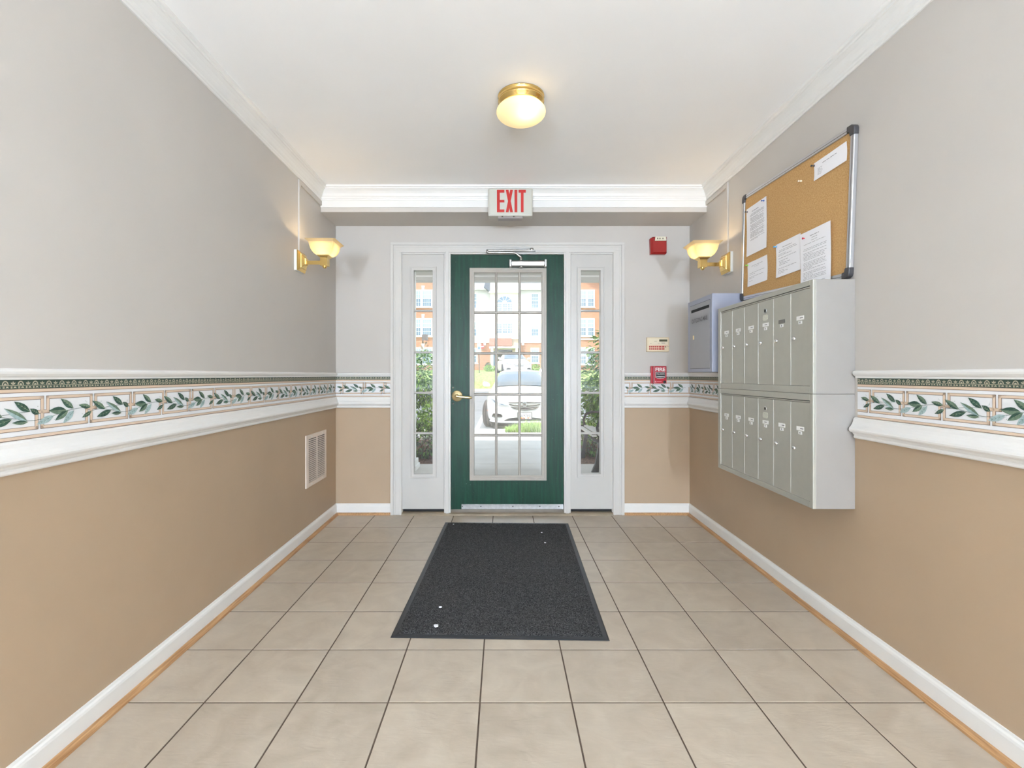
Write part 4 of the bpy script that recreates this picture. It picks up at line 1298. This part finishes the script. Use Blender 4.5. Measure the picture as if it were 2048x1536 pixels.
shrub('leafy_tree', (1.72, 7.7, -.04), [((1.72, 7.7, 1.05), (.42, .4, .50)), ((1.55, 7.6, .80), (.26, .3, .30)), ((1.98, 7.8, 1.5), (.6, .5, .5))], 2600, .10,
      'young leafy tree hanging into the right sidelight view', 'tree', 4, pal=(0, 1, 1, 1, 2), aspect=.4)
shrub('low_shrub', (1.42, 7.75, -.04), [((1.35, 7.8, .38), (.36, .34, .24)), ((1.6, 7.6, .3), (.35, .3, .24))], 1300, .08, 'rounded green shrub under the tree by the bench', 'shrub', 5, pal=(0, 1, 2, 1))
shrub('low_shrub', (1.24, 6.95, -.04), [((1.24, 6.96, .16), (.34, .20, .18))], 700, .07, 'dark low shrub at the edge of the right mulch bed', 'shrub', 6, pal=(0, 3, 3, 1))
for (px, w, z, hgt, Y, lab, seed, pal) in ((-1.28, .22, 1.55, .42, 41.4, 'clipped dark evergreen bush beside the far entry', 7, (0, 0, 3, 1)), (-1.10, .46, 1.50, .26, 39.6, 'pale spreading bush in front of the far entry', 8, (1, 2, 2)),
                                           (2.72, .30, 1.50, .32, 39.8, 'yellow-green bush right of the silver car', 9, (1, 2, 2))):
    shrub('far_bush', (px, Y, z - .1), [((px, Y, z + hgt * .75), (w, .4, hgt * .75))], 420, .14, lab, 'bush', seed, pal, stems=3)
# ornamental grass by the kerb
t = thing('grass_clump', (.95, 9.7, 0), 'bright green grass growing along the kerb in front of the white car', 'grass')
MB().box(.05, 5.5, 9.47, 9.98, -.12, -.005).build('soil', M_mulch, t)
mb = MB()
rg = random.Random(31)
for i in range(3600):
    x = .06 + rg.random() ** 1.3 * 2.6; y = rg.uniform(9.48, 9.96)
    hgt = rg.uniform(.10, .25) * min(1, .35 + (x - .05) * 1.6); a = rg.uniform(0, 6.283); le = rg.uniform(.03, .14); w = .004
    dx, dy = math.cos(a), math.sin(a)
    p0 = Vector((x, y, -.01)); p1 = p0 + Vector((dx * le * .35, dy * le * .35, hgt * .65)); p2 = p0 + Vector((dx * le, dy * le, hgt))
    s = Vector((-dy, dx, 0)) * w
    mb.add([p0 - s, p0 + s, p1 + s * .8, p1 - s * .8, p2], [(0, 1, 2, 3), (3, 2, 4)], rg.choice((0, 1, 1, 2)))
g = mb.build('blades', [mat('grass_a', lin(120, 160, 60), .6), mat('grass_b', lin(160, 192, 96), .6), mat('grass_c', lin(200, 218, 150), .6)], t)
g['kind'] = 'stuff'

# ------------------------------------------------------------------ bench
M_iron = mat('dark_bench_iron', lin(58, 58, 62), .45, .5)
M_slat = mat('pale_bench_slat', lin(200, 198, 196), .5)
bn = thing('porch_bench', (1.30, 6.2, 0), 'porch bench with dark iron legs and pale slats outside the right sidelight', 'bench')
def bframe(y):
    mb = MB()
    mb.prism([(1.03, 0), (1.115, 0), (1.125, .13), (1.15, .26), (1.165, .36), (1.115, .36), (1.10, .24), (1.075, .10)], (0, y - .02, 0), (1, 0, 0), (0, 0, 1), (0, .04, 0))
    mb.prism([(1.50, 0), (1.58, 0), (1.56, .2), (1.55, .42), (1.62, .84), (1.58, .85), (1.50, .42), (1.51, .2)], (0, y - .02, 0), (1, 0, 0), (0, 0, 1), (0, .04, 0))
    mb.tube([(1.155, y, .35), (1.07, y, .375), (1.035, y, .405), (1.045, y, .43), (1.10, y, .435), (1.20, y, .40), (1.35, y, .375), (1.5, y, .40)], .018, 8)
    mb.tube([(1.13, y, .38), (1.10, y, .52), (1.13, y, .60), (1.22, y, .63), (1.40, y, .63), (1.55, y, .60)], .018, 8)
    mb.build('leg_frame', M_iron, bn)
bframe(5.60); bframe(6.55)
for i, (x, z) in enumerate(((1.06, .425), (1.13, .440), (1.20, .425), (1.28, .410), (1.36, .400), (1.44, .405))):
    MB().box(x - .028, x + .028, 5.56, 6.59, z - .01, z + .012).build('seat_slat', M_slat, bn, bevel=.004)
for i, (x, z) in enumerate(((1.545, .50), (1.56, .58), (1.575, .66), (1.59, .74), (1.605, .82))):
    MB().box(x - .012, x + .010, 5.56, 6.59, z - .03, z + .03).build('back_slat', M_slat, bn, bevel=.004)

# ------------------------------------------------------------------ cars
M_cwhite = mat('white_car_paint', lin(240, 240, 240), .22, coat=.8)
M_csilver = mat('silver_car_paint', lin(222, 220, 218), .25, coat=.8)
M_cglass = mat('car_glass', lin(58, 72, 82), .04, coat=1.0, spec=1.0)
M_tyre = mat('tyre_rubber', lin(74, 74, 78), .8)
M_rim = mat('alloy_rim', (.6, .6, .62), .3, 1.0)
M_lampg = mat('headlamp_lens', lin(178, 190, 204), .08, coat=1.0)
M_dk = mat('dark_trim', lin(40, 42, 46), .5)
def car(origin, yaw, label, paint, detail=True):
    """x lateral, y backwards from the front bumper, z up"""
    t = thing('car', (0, 0, 0), label, 'car')
    def S(y, w, zt, zb, crown=.0):
        half = [(0, zt + crown), (.40 * w, zt + crown * .8), (.74 * w, zt - .012), (.92 * w, zt - .055), (w, zt - .16), (w * 1.0, (zt + zb) / 2 - .02), (.985 * w, zb + .10), (.93 * w, zb + .02), (.6 * w, zb), (0, zb)]
        r = [(x, y, z) for x, z in half]
        return r + [(-x, y, z) for x, y, z in r[-2:0:-1]]
    mb = MB()
    rings = [S(0.0, .46, .655, .22, .012), S(.035, .62, .690, .18, .015), S(.10, .74, .715, .165, .02), S(.22, .83, .745, .16, .028), S(.45, .885, .790, .17, .035), S(.80, .905, .845, .18, .038),
             S(1.15, .907, .900, .18, .035), S(1.42, .907, .945, .18, .025), S(1.7, .907, .960, .18, .0), S(2.4, .907, .970, .18), S(3.2, .907, .985, .18), S(3.75, .90, .995, .2), S(4.2, .87, .985, .22, .01), S(4.5, .80, .96, .25), S(4.64, .70, .90, .3), S(4.67, .55, .80, .36)]
    mb.loft(rings)
    body = mb.build('body', paint, t)
    ss = body.modifiers.new('smooth', 'SUBSURF'); ss.levels = 2; ss.render_levels = 2
    # cabin: pillars and roof
    def Cb(y, wb, zbase, wt, zt, dy):
        return [(-wb, y, zbase), (-wb * .98, y, zbase + .02), (-wt, y + dy, zt - .05), (-wt * .82, y + dy, zt - .008), (0, y + dy, zt + .012), (wt * .82, y + dy, zt - .008), (wt, y + dy, zt - .05), (wb * .98, y, zbase + .02), (wb, y, zbase)]
    mb = MB()
    zr = [Cb(1.36, .76, .90, .745, .955, 0), Cb(1.66, .80, .93, .70, 1.125, 0), Cb(1.95, .81, .94, .645, 1.275, 0), Cb(2.18, .815, .95, .610, 1.375, 0), Cb(2.36, .815, .95, .595, 1.415, 0), Cb(2.75, .815, .95, .585, 1.435, 0), Cb(3.2, .80, .96, .58, 1.42, 0), Cb(3.5, .78, .97, .59, 1.36, 0), Cb(3.85, .74, .97, .62, 1.18, 0), Cb(4.15, .70, .95, .66, 1.0, 0)]
    mb.loft(zr, caps=True, closed=False)
    cab = mb.build('roof', paint, t)
    ss = cab.modifiers.new('smooth', 'SUBSURF'); ss.levels = 2; ss.render_levels = 2
    # windscreen
    mb = MB()
    def cab_pt(q, s):          # q 0..1 from base to top, s -1..1 across
        f = .22 + q * 2.70; i = min(int(f), 2); f -= i
        A, B = zr[i][2:7], zr[i + 1][2:7]
        R5 = [tuple(A[k][c] * (1 - f) + B[k][c] * f for c in range(3)) for k in range(5)]
        g = (s + 1) * 2; j = min(int(g), 3); g -= j
        p = tuple(R5[j][c] * (1 - g) + R5[j + 1][c] * g for c in range(3))
        return (p[0], p[1] - .012, p[2] + .016)
    NQ, NSX = 9, 16
    for e, rev in ((0.0, False), (.006, True)):
        vs = [cab_pt(j / NQ, (-1 + 2 * i / NSX) * .94) for j in range(NQ + 1) for i in range(NSX + 1)]
        vs = [(x, y + e, z - e) for x, y, z in vs]
        fs = [(j * (NSX + 1) + i, j * (NSX + 1) + i + 1, (j + 1) * (NSX + 1) + i + 1, (j + 1) * (NSX + 1) + i) for j in range(NQ) for i in range(NSX)]
        mb.add(vs, [f[::-1] for f in fs] if rev else fs, 0, True)
    mb.build('windscreen', M_cglass, t)
    for s in (-1, 1):
        MB().prism([(1.78, .98), (3.55, 1.0), (3.40, 1.30), (2.75, 1.37), (2.30, 1.34)], (s * .80, 0, 0), (s * -.0, 1, 0), (-s * .52, 0, 1), (s * .012, 0, 0)).build('side_window', M_cglass, t)
        # mirror
        mb = MB()
        mb.loft([[(s * (.83 + .02), 1.86 + .03 * math.cos(a), 1.01 + .03 * math.sin(a)) for a in [6.283 * i / 10 for i in range(10)]],
                 [(s * .90, 1.84 + .06 * math.cos(a), 1.03 + .055 * math.sin(a)) for a in [6.283 * i / 10 for i in range(10)]],
                 [(s * 1.00, 1.84 + .07 * math.cos(a), 1.045 + .07 * math.sin(a)) for a in [6.283 * i / 10 for i in range(10)]],
                 [(s * 1.045, 1.86 + .04 * math.cos(a), 1.04 + .045 * math.sin(a)) for a in [6.283 * i / 10 for i in range(10)]]])
        mb.build('mirror', paint, t)
        # headlamp
        mb = MB()
        pl = [(.36, .585), (.46, .580), (.60, .592), (.70, .615), (.775, .665), (.79, .725), (.755, .755), (.70, .700), (.58, .640), (.44, .607)]
        def yf_(x): return .012 + max(0, x - .45) ** 2 * 1.55 + max(0, x - .70) * .9
        fr = [(s * x, yf_(x) - .030, z) for x, z in pl]
        bk = [(s * x, yf_(x) + .20, z) for x, z in pl]
        if s < 0: fr, bk = fr[::-1], bk[::-1]
        mb.loft([fr, bk], smooth=False)
        mb.build('headlamp', M_lampg, t, bevel=.006)
        # fog lamp opening
        mb = MB()
        pl = [(.53, .310), (.51, .335), (.54, .375), (.66, .398), (.735, .385), (.765, .315), (.70, .300)]
        fr = [(s * x, yf_(x) - .045 - .22 * max(0, x - .5), z) for x, z in pl]; bk = [(s * x, yf_(x) + .12, z) for x, z in pl]
        if s < 0: fr, bk = fr[::-1], bk[::-1]
        mb.loft([fr, bk], smooth=False)
        mb.build('fog_lamp', M_dk, t, bevel=.004)
        mb = MB().lathe([(.0001, .004), (.018, .003), (.022, 0)], (s * .862, .40, .44), (s * .8, -.6, 0), 12)
        mb.build('side_marker', mat('amber_marker', lin(220, 120, 40), .3), t)
        # wheels, front pair steered slightly
        for (yy, steer) in ((.93, math.radians(-13)), (3.62, 0)):
            wx = s * .80
            axd = (math.cos(steer), math.sin(steer), 0)
            P = [(.20, -.105), (.30, -.108), (.325, -.095), (.333, -.07), (.328, -.066), (.328, -.056), (.335, -.052), (.335, -.012), (.329, -.008), (.329, .004), (.335, .008), (.335, .05), (.328, .055), (.328, .066), (.333, .07), (.325, .095), (.30, .108), (.20, .105)]
            wh = MB().lathe(P, (wx + s * .035, yy, .335), axd, 40).build('tyre', M_tyre, t)
            mb = MB().lathe([(.0001, .085), (.05, .085), (.06, .07), (.10, .075), (.19, .08), (.203, .10), (.203, -.10), (.19, -.08), (.06, -.07), (.0001, -.085)], (wx + s * .035, yy, .335), axd, 30)
            mb.build('rim', M_rim, wh)
    # grille: dark opening with bright bars
    mb = MB()
    for (zc, hw3, sag, th) in ((.648, .375, .0, .016), (.566, .360, .038, .019), (.515, .315, .030, .019), (.476, .265, .036, .013)):
        n = 16
        up, dn = [], []
        for i in range(n + 1):
            s = -1 + 2 * i / n
            x = hw3 * s
            zz = zc + sag * (s * s) - (0 if sag else 0)
            y = -.012 + max(0, abs(x) - .3) * .16
            tk = th * (1 - .35 * abs(s))
            up.append((x, y, zz + tk / 2)); dn.append((x, y, zz - tk / 2))
        b2 = lambda L_: [(x, y + .06, z) for x, y, z in L_]
        ring = up + dn[::-1]
        rb = b2(up) + b2(dn)[::-1]
        mb.loft([ring[::-1], rb[::-1]], smooth=False)
    mb.build('grille', M_dk, t)
    if detail:
        mb = MB()
        for (zc, hw3, sag, th) in ((.606, .366, .018, .014), (.541, .335, .034, .010), (.496, .29, .033, .010)):
            n = 16
            pts = [(hw3 * (-1 + 2 * i / n), -.016 + max(0, abs(hw3 * (-1 + 2 * i / n)) - .3) * .16, zc + sag * (-1 + 2 * i / n) ** 2) for i in range(n + 1)]
            mb.tube(pts, th / 2, 6)
        mb.build('grille_bar', M_chrome, t)
        mb = MB().lathe([(.044, 0), (.050, .008), (.056, .004), (.056, -.01)], (0, -.020, .606), (0, -1, 0), 30)
        mb.lathe([(.0001, .001), (.045, .001)], (0, -.020, .606), (0, -1, 0), 30, 1)
        for k in (-1, 0, 1):
            x, z = k * .020, -k * .006
            mb.prism([(x - .012, z + .020), (x + .010, z + .016), (x + .013, z - .008), (x + .002, z - .022), (x - .010, z - .006)], (0, -.022, .606), (1, 0, 0), (0, 0, 1), (0, -.005, 0))
        mb.build('emblem', [M_chrome, mat('emblem_field', lin(150, 154, 160), .3)], t)
    # lower intake and lip
    MB().prism([(-.46, .225), (.46, .225), (.47, .235), (.36, .285), (.2, .300), (-.2, .300), (-.36, .285), (-.47, .235)][::-1], (0, -.010, 0), (1, 0, 0), (0, 0, 1), (0, .06, 0)).build('lower_intake', M_dk, t)
    mb = MB()
    n = 20
    pts = [(.80 * (-1 + 2 * i / n), -.012 + max(0, abs(.80 * (-1 + 2 * i / n)) - .42) ** 2 * 1.5, .190 + .02 * abs(-1 + 2 * i / n) ** 3) for i in range(n + 1)]
    mb.tube(pts, .022, 8)
    mb.build('bumper_lip', paint, t)
    MB().box(-.70, .70, .12, .9, .10, .17).build('under_tray', M_dk, t)
    if detail:
        pf_ = MB().box(-.168, .168, -.035, .01, .250, .425).build('licence_plate', M_dk, t, bevel=.006)
        MB().box(-.153, .153, -.0385, -.034, .268, .415).build('plate', M_paper, pf_)
        mb = MB()
        rq = random.Random(4)
        for i in range(34):
            x = rq.uniform(-.15, .12); z = rq.uniform(.270, .300)
            mb.box(x, x + .022, -.0392 - .0001 * (i % 5), -.038, z, z + .013, rq.choice((0, 0, 1, 2)))
        mb.build('plate_print', [mat('plate_red', lin(196, 60, 30), .5), mat('plate_gold', lin(236, 170, 60), .5), mat('plate_brown', lin(110, 60, 30), .5)], pf_)
        mb = MB()
        lettering(mb, '9A9780', (-.135, -.0400, .315), (1, 0, 0), (0, 0, 1), .27, .060)
        mb.box(-.06, .06, -.0395, -.038, .392, .400)
        mb.build('lettering', mat('plate_ink', lin(70, 70, 74), .5), pf_)
    t.location = origin
    t.rotation_euler = (0, 0, yaw)
    return t
car((.500, 11.08, -.15), 0.0, 'white sedan parked nose-in outside the glass door', M_cwhite, True)
car((.98, 29.4, 1.17), math.radians(8), 'silver car parked on the upper row behind the white sedan', M_csilver, False)

# ------------------------------------------------------------------ apartment building across the lot
def brick_material():
    m = bpy.data.materials.new('orange_brick_wall'); m.use_nodes = True
    nt = m.node_tree; p = nt.nodes['Principled BSDF']; p.inputs['Roughness'].default_value = .85
    tc = nt.nodes.new('ShaderNodeTexCoord')
    mp = nt.nodes.new('ShaderNodeMapping'); mp.inputs['Rotation'].default_value = (math.pi / 2, 0, 0)
    b = nt.nodes.new('ShaderNodeTexBrick')
    b.inputs['Color1'].default_value = (*lin(196, 134, 100), 1); b.inputs['Color2'].default_value = (*lin(172, 108, 78), 1)
    b.inputs['Mortar'].default_value = (*lin(224, 204, 186), 1)
    b.inputs['Scale'].default_value = 4.2; b.inputs['Mortar Size'].default_value = .016
    nt.links.new(tc.outputs['Object'], mp.inputs['Vector']); nt.links.new(mp.outputs[0], b.inputs['Vector'])
    nt.links.new(b.outputs['Color'], p.inputs['Base Color'])
    return m
M_brick = brick_material()
M_siding = mat('white_siding', lin(236, 236, 236), .6)
M_cream = mat('cream_siding', lin(226, 220, 212), .6)
M_wtrim = mat('white_window_trim', lin(248, 248, 248), .5)
M_wglass = mat('far_window_glass', lin(104, 130, 156), .1, coat=1)
M_blind = mat('window_blind', lin(160, 176, 194), .6)
M_roof = mat('grey_shingle_roof', lin(150, 152, 160), .85, var=.08, vscale=3)
M_roofb = mat('brown_shingle_roof', lin(170, 134, 112), .85, var=.08, vscale=3)
M_copper = mat('copper_brown_roof', lin(140, 92, 74), .6, var=.08, vscale=4)
FY = 45.0
bd = thing('apartment_building', (0, FY, 1.6), 'three-storey brick and white siding apartment building across the parking lot', 'building')
G0 = 1.2
def siding(name, x0, x1, z0, z1, y, m):
    mb = MB()
    n = int((z1 - z0) / .19)
    pts = [(0.0, z0)]
    for i in range(n):
        a, b = z0 + (z1 - z0) * i / n, z0 + (z1 - z0) * (i + 1) / n
        pts += [(-.028, a + .001), (-.004, b)]
    pts += [(0, z1), (6, z1), (6, z0)]
    mb.prism(pts, (x0, y, 0), (0, 1, 0), (0, 0, 1), (x1 - x0, 0, 0))
    return mb.build(name, m, bd)
def win(x0, x1, z0, z1, y, sashes, tw=.10, keystone=False, blind=.5):
    mb = MB()
    mb.box(x0 - tw, x1 + tw, y - .07, y + .02, z0 - tw, z1 + tw * 1.2)
    mb.box(x0 - tw - .05, x1 + tw + .05, y - .12, y + .02, z0 - tw - .06, z0 - tw + .02)
    if keystone:
        xm = (x0 + x1) / 2
        mb.prism([(xm - .10, z1 + tw), (xm + .10, z1 + tw), (xm + .15, z1 + tw + .38), (xm - .15, z1 + tw + .38)], (0, y, 0), (1, 0, 0), (0, 0, 1), (0, -.09, 0))
    w = mb.build('window', M_wtrim, bd)
    for (a, b) in sashes:
        zm = (z0 + z1) / 2
        for (c, d, m) in ((z0, zm - .03, M_wglass), (zm + .03, z1, M_blind if blind > .5 else M_wglass)):
            MB().box(a, b, y - .085, y - .06, c, d).build('pane', m, w)
        mb = MB()
        nx = 2 if b - a < .6 else 3
        for i in range(1, nx + 1):
            xx = a + (b - a) * i / (nx + 1)
            mb.box(xx - .011, xx + .011, y - .098, y - .084, z0, z1)
        for (c, d) in ((z0, zm), (zm, z1)):
            zz = (c + d) / 2
            mb.box(a, b, y - .098, y - .084, zz - .011, zz + .011)
        mb.box(a, b, y - .10, y - .06, zm - .03, zm + .03)
        mb.build('muntins', M_wtrim, w)
    return w
# walls
def brick_box(x0, x1, z0, z1, y):
    return MB().box(x0, x1, y, y + 6, z0, z1).build('brick_wall', M_brick, bd)
brick_box(-13.5, -4.74, G0, 10.1, FY - .6)
siding('siding_wall', -4.74, -1.19, 4.23, 9.22, FY, M_siding)
brick_box(-4.74, -1.19, G0, 4.23, FY)
siding('siding_wall', 1.40, 5.35, 4.23, 9.22, FY, M_siding)
brick_box(1.40, 5.35, G0, 4.23, FY)
mbk = brick_box(5.35, 9.35, G0, 9.55, FY - .6)
mb = MB().prism([(5.35, 9.55), (9.35, 9.55), (7.0, 11.0)], (0, FY - .6, 0), (1, 0, 0), (0, 0, 1), (0, .3, 0)); mb.build('brick_gable', M_brick, bd)
mb = MB()
mb.prism([(5.0, 9.40), (5.25, 9.28), (7.0, 10.86), (9.5, 9.26), (9.75, 9.36), (7.0, 11.2)], (0, FY - .95, 0), (1, 0, 0), (0, 0, 1), (0, 7, 0)); mb.build('gable_roof', M_roofb, bd)
MB().box(-4.76, 5.36, FY - .05, FY + .04, 4.16, 4.34).build('belt_course', M_wtrim, bd)
MB().box(5.34, 9.36, FY - .66, FY - .55, 4.38, 4.52).build('belt_course', M_wtrim, bd)
# main roof
mb = MB().prism([(-.45, 9.20), (3.6, 11.9), (6.5, 9.2)], (-14, FY, 0), (0, 1, 0), (0, 0, 1), (19.6, 0, 0)); mb.build('roof', M_roof, bd)
MB().box(-14, 5.4, FY - .50, FY - .38, 9.06, 9.26).build('gutter', M_wtrim, bd)
# entry bay
EY = FY - .9
siding('siding_wall', -1.19, 1.40, 4.55, 8.73, EY, M_cream)
MB().box(-1.30, 1.50, EY - .16, EY + .1, 8.66, 8.80).build('cornice', M_wtrim, bd)
MB().box(-1.30, 1.50, EY - .12, EY + .1, 4.45, 4.60).build('cornice', M_wtrim, bd)
mb = MB().prism([(-1.25, 8.8), (1.46, 8.8), (1.46, 9.9), (.1, 10.9), (-1.25, 9.9)], (0, EY - .02, 0), (1, 0, 0), (0, 0, 1), (0, .5, 0)); mb.build('pediment', M_siding, bd)
mb = MB().prism([(-1.75, 9.2), (-1.20, 8.8), (-1.20, 10.1), (-1.45, 10.3)], (0, EY - .1, 0), (1, 0, 0), (0, 0, 1), (0, 4, 0)); mb.build('roof_cheek', mat('dark_shingle', lin(118, 122, 134), .85), bd)
win(-.50, .80, 4.97, 5.86, EY, [(-.50, -.14), (-.02, .34), (.44, .80)], blind=.2)
w = win(-.50, .80, 7.02, 7.66, EY, [(-.50, -.14), (-.02, .34), (.44, .80)], blind=.2)
mb = MB()
outer = [(.15 + .80 * math.cos(a), 7.76 + .72 * math.sin(a)) for a in [math.pi * i / 14 for i in range(15)]]
mb.prism(outer, (0, EY, 0), (1, 0, 0), (0, 0, 1), (0, -.07, 0))
aw = mb.build('arch_window', M_wtrim, bd)
for k in range(5):
    a0, a1 = math.pi * (k + .08) / 5, math.pi * (k + .92) / 5
    pts = [(.15 + .66 * math.cos(a0 + (a1 - a0) * i / 4), 7.80 + .56 * math.sin(a0 + (a1 - a0) * i / 4)) for i in range(5)] + [(.15 + .22 * math.cos(a1), 7.80 + .20 * math.sin(a1)), (.15 + .22 * math.cos(a0), 7.80 + .20 * math.sin(a0))]
    MB().prism(pts, (0, EY - .07, 0), (1, 0, 0), (0, 0, 1), (0, -.012, 0)).build('pane', M_wglass, aw)
# copper entry roof, posts, door recess
mb = MB().prism([(0, 4.62), (-.95, 3.80), (-.95, 3.70), (0, 3.70)], (-1.25, EY, 0), (0, 1, 0), (0, 0, 1), (2.05, 0, 0)); mb.build('entry_roof', M_copper, bd)
MB().box(-1.25, 1.5, EY - .95, EY, 3.56, 3.74).build('entry_beam', M_wtrim, bd)
MB().box(-1.19, 1.40, EY, EY + .9, G0, 4.5).build('entry_wall', mat('entry_beige', lin(196, 178, 158), .7), bd)
for x in (-.98, 1.22):
    MB().box(x - .10, x + .10, EY - .9, EY - .7, G0, 3.6).build('entry_post', M_wtrim, bd)
MB().box(-.45, .85, EY - .04, EY + .02, G0, 3.45).build('entry_door', M_dk, bd)
MB().box(-1.10, -.70, EY - .04, EY + .02, 2.0, 3.3).build('entry_window', M_wglass, bd)
# windows
for (z0, z1) in ((7.45, 8.72), (4.83, 6.10), (2.34, 3.55)):
    win(2.68, 3.30, z0, z1, FY, [(2.70, 3.28)], blind=.7)
    win(-3.06, -2.48, z0, z1, FY, [(-3.04, -2.50)], blind=.7)
    win(4.4, 5.0, z0, z1, FY, [(4.42, 4.98)], blind=.7)
for (z0, z1) in ((7.50, 8.90), (4.80, 6.26), (2.20, 3.58)):
    win(7.10, 8.38, z0, z1, FY - .6, [(7.12, 7.64), (7.88, 8.36)], blind=.7)
    win(-8.16, -6.63, z0, z1, FY - .6, [(-8.14, -7.64), (-7.40, -6.65)], blind=.7, keystone=True)
    win(-11.9, -10.4, z0, z1, FY - .6, [(-11.88, -11.3), (-11.0, -10.42)], blind=.7, keystone=True)
for x in (-2.25, -1.70, 1.86):
    MB().box(x - .11, x + .11, FY - .22, FY, 3.92, 4.14).build('wall_lantern', M_wtrim, bd)
ws = thing('warning_sign', (-1.93, FY - .10, 3.8), 'small red and white sign on the far brick wall', 'sign')
MB().box(-2.09, -1.77, FY - .085, FY - .055, 3.62, 3.98).build('plate', mat('sign_red', lin(214, 70, 60), .5), ws)
MB().box(-2.05, -1.81, FY - .09, FY - .08, 3.76, 3.83).build('white_band', M_wtrim, ws)
sp = thing('parking_sign', (-1.72, 34.6, 1.28), 'white and blue parking sign on a thin metal post', 'sign')
MB().tube([(-1.70, 34.6, 1.2), (-1.74, 34.6, 3.45)], .03, 8).build('post', mat('sign_post', lin(96, 92, 88), .5, .5), sp)
MB().box(-1.87, -1.58, 34.54, 34.56, 2.78, 3.40).build('plate', M_wtrim, sp, bevel=.005)
MB().box(-1.82, -1.63, 34.530, 34.541, 2.98, 3.18).build('blue_square', mat('sign_blue', lin(110, 140, 190), .5), sp)
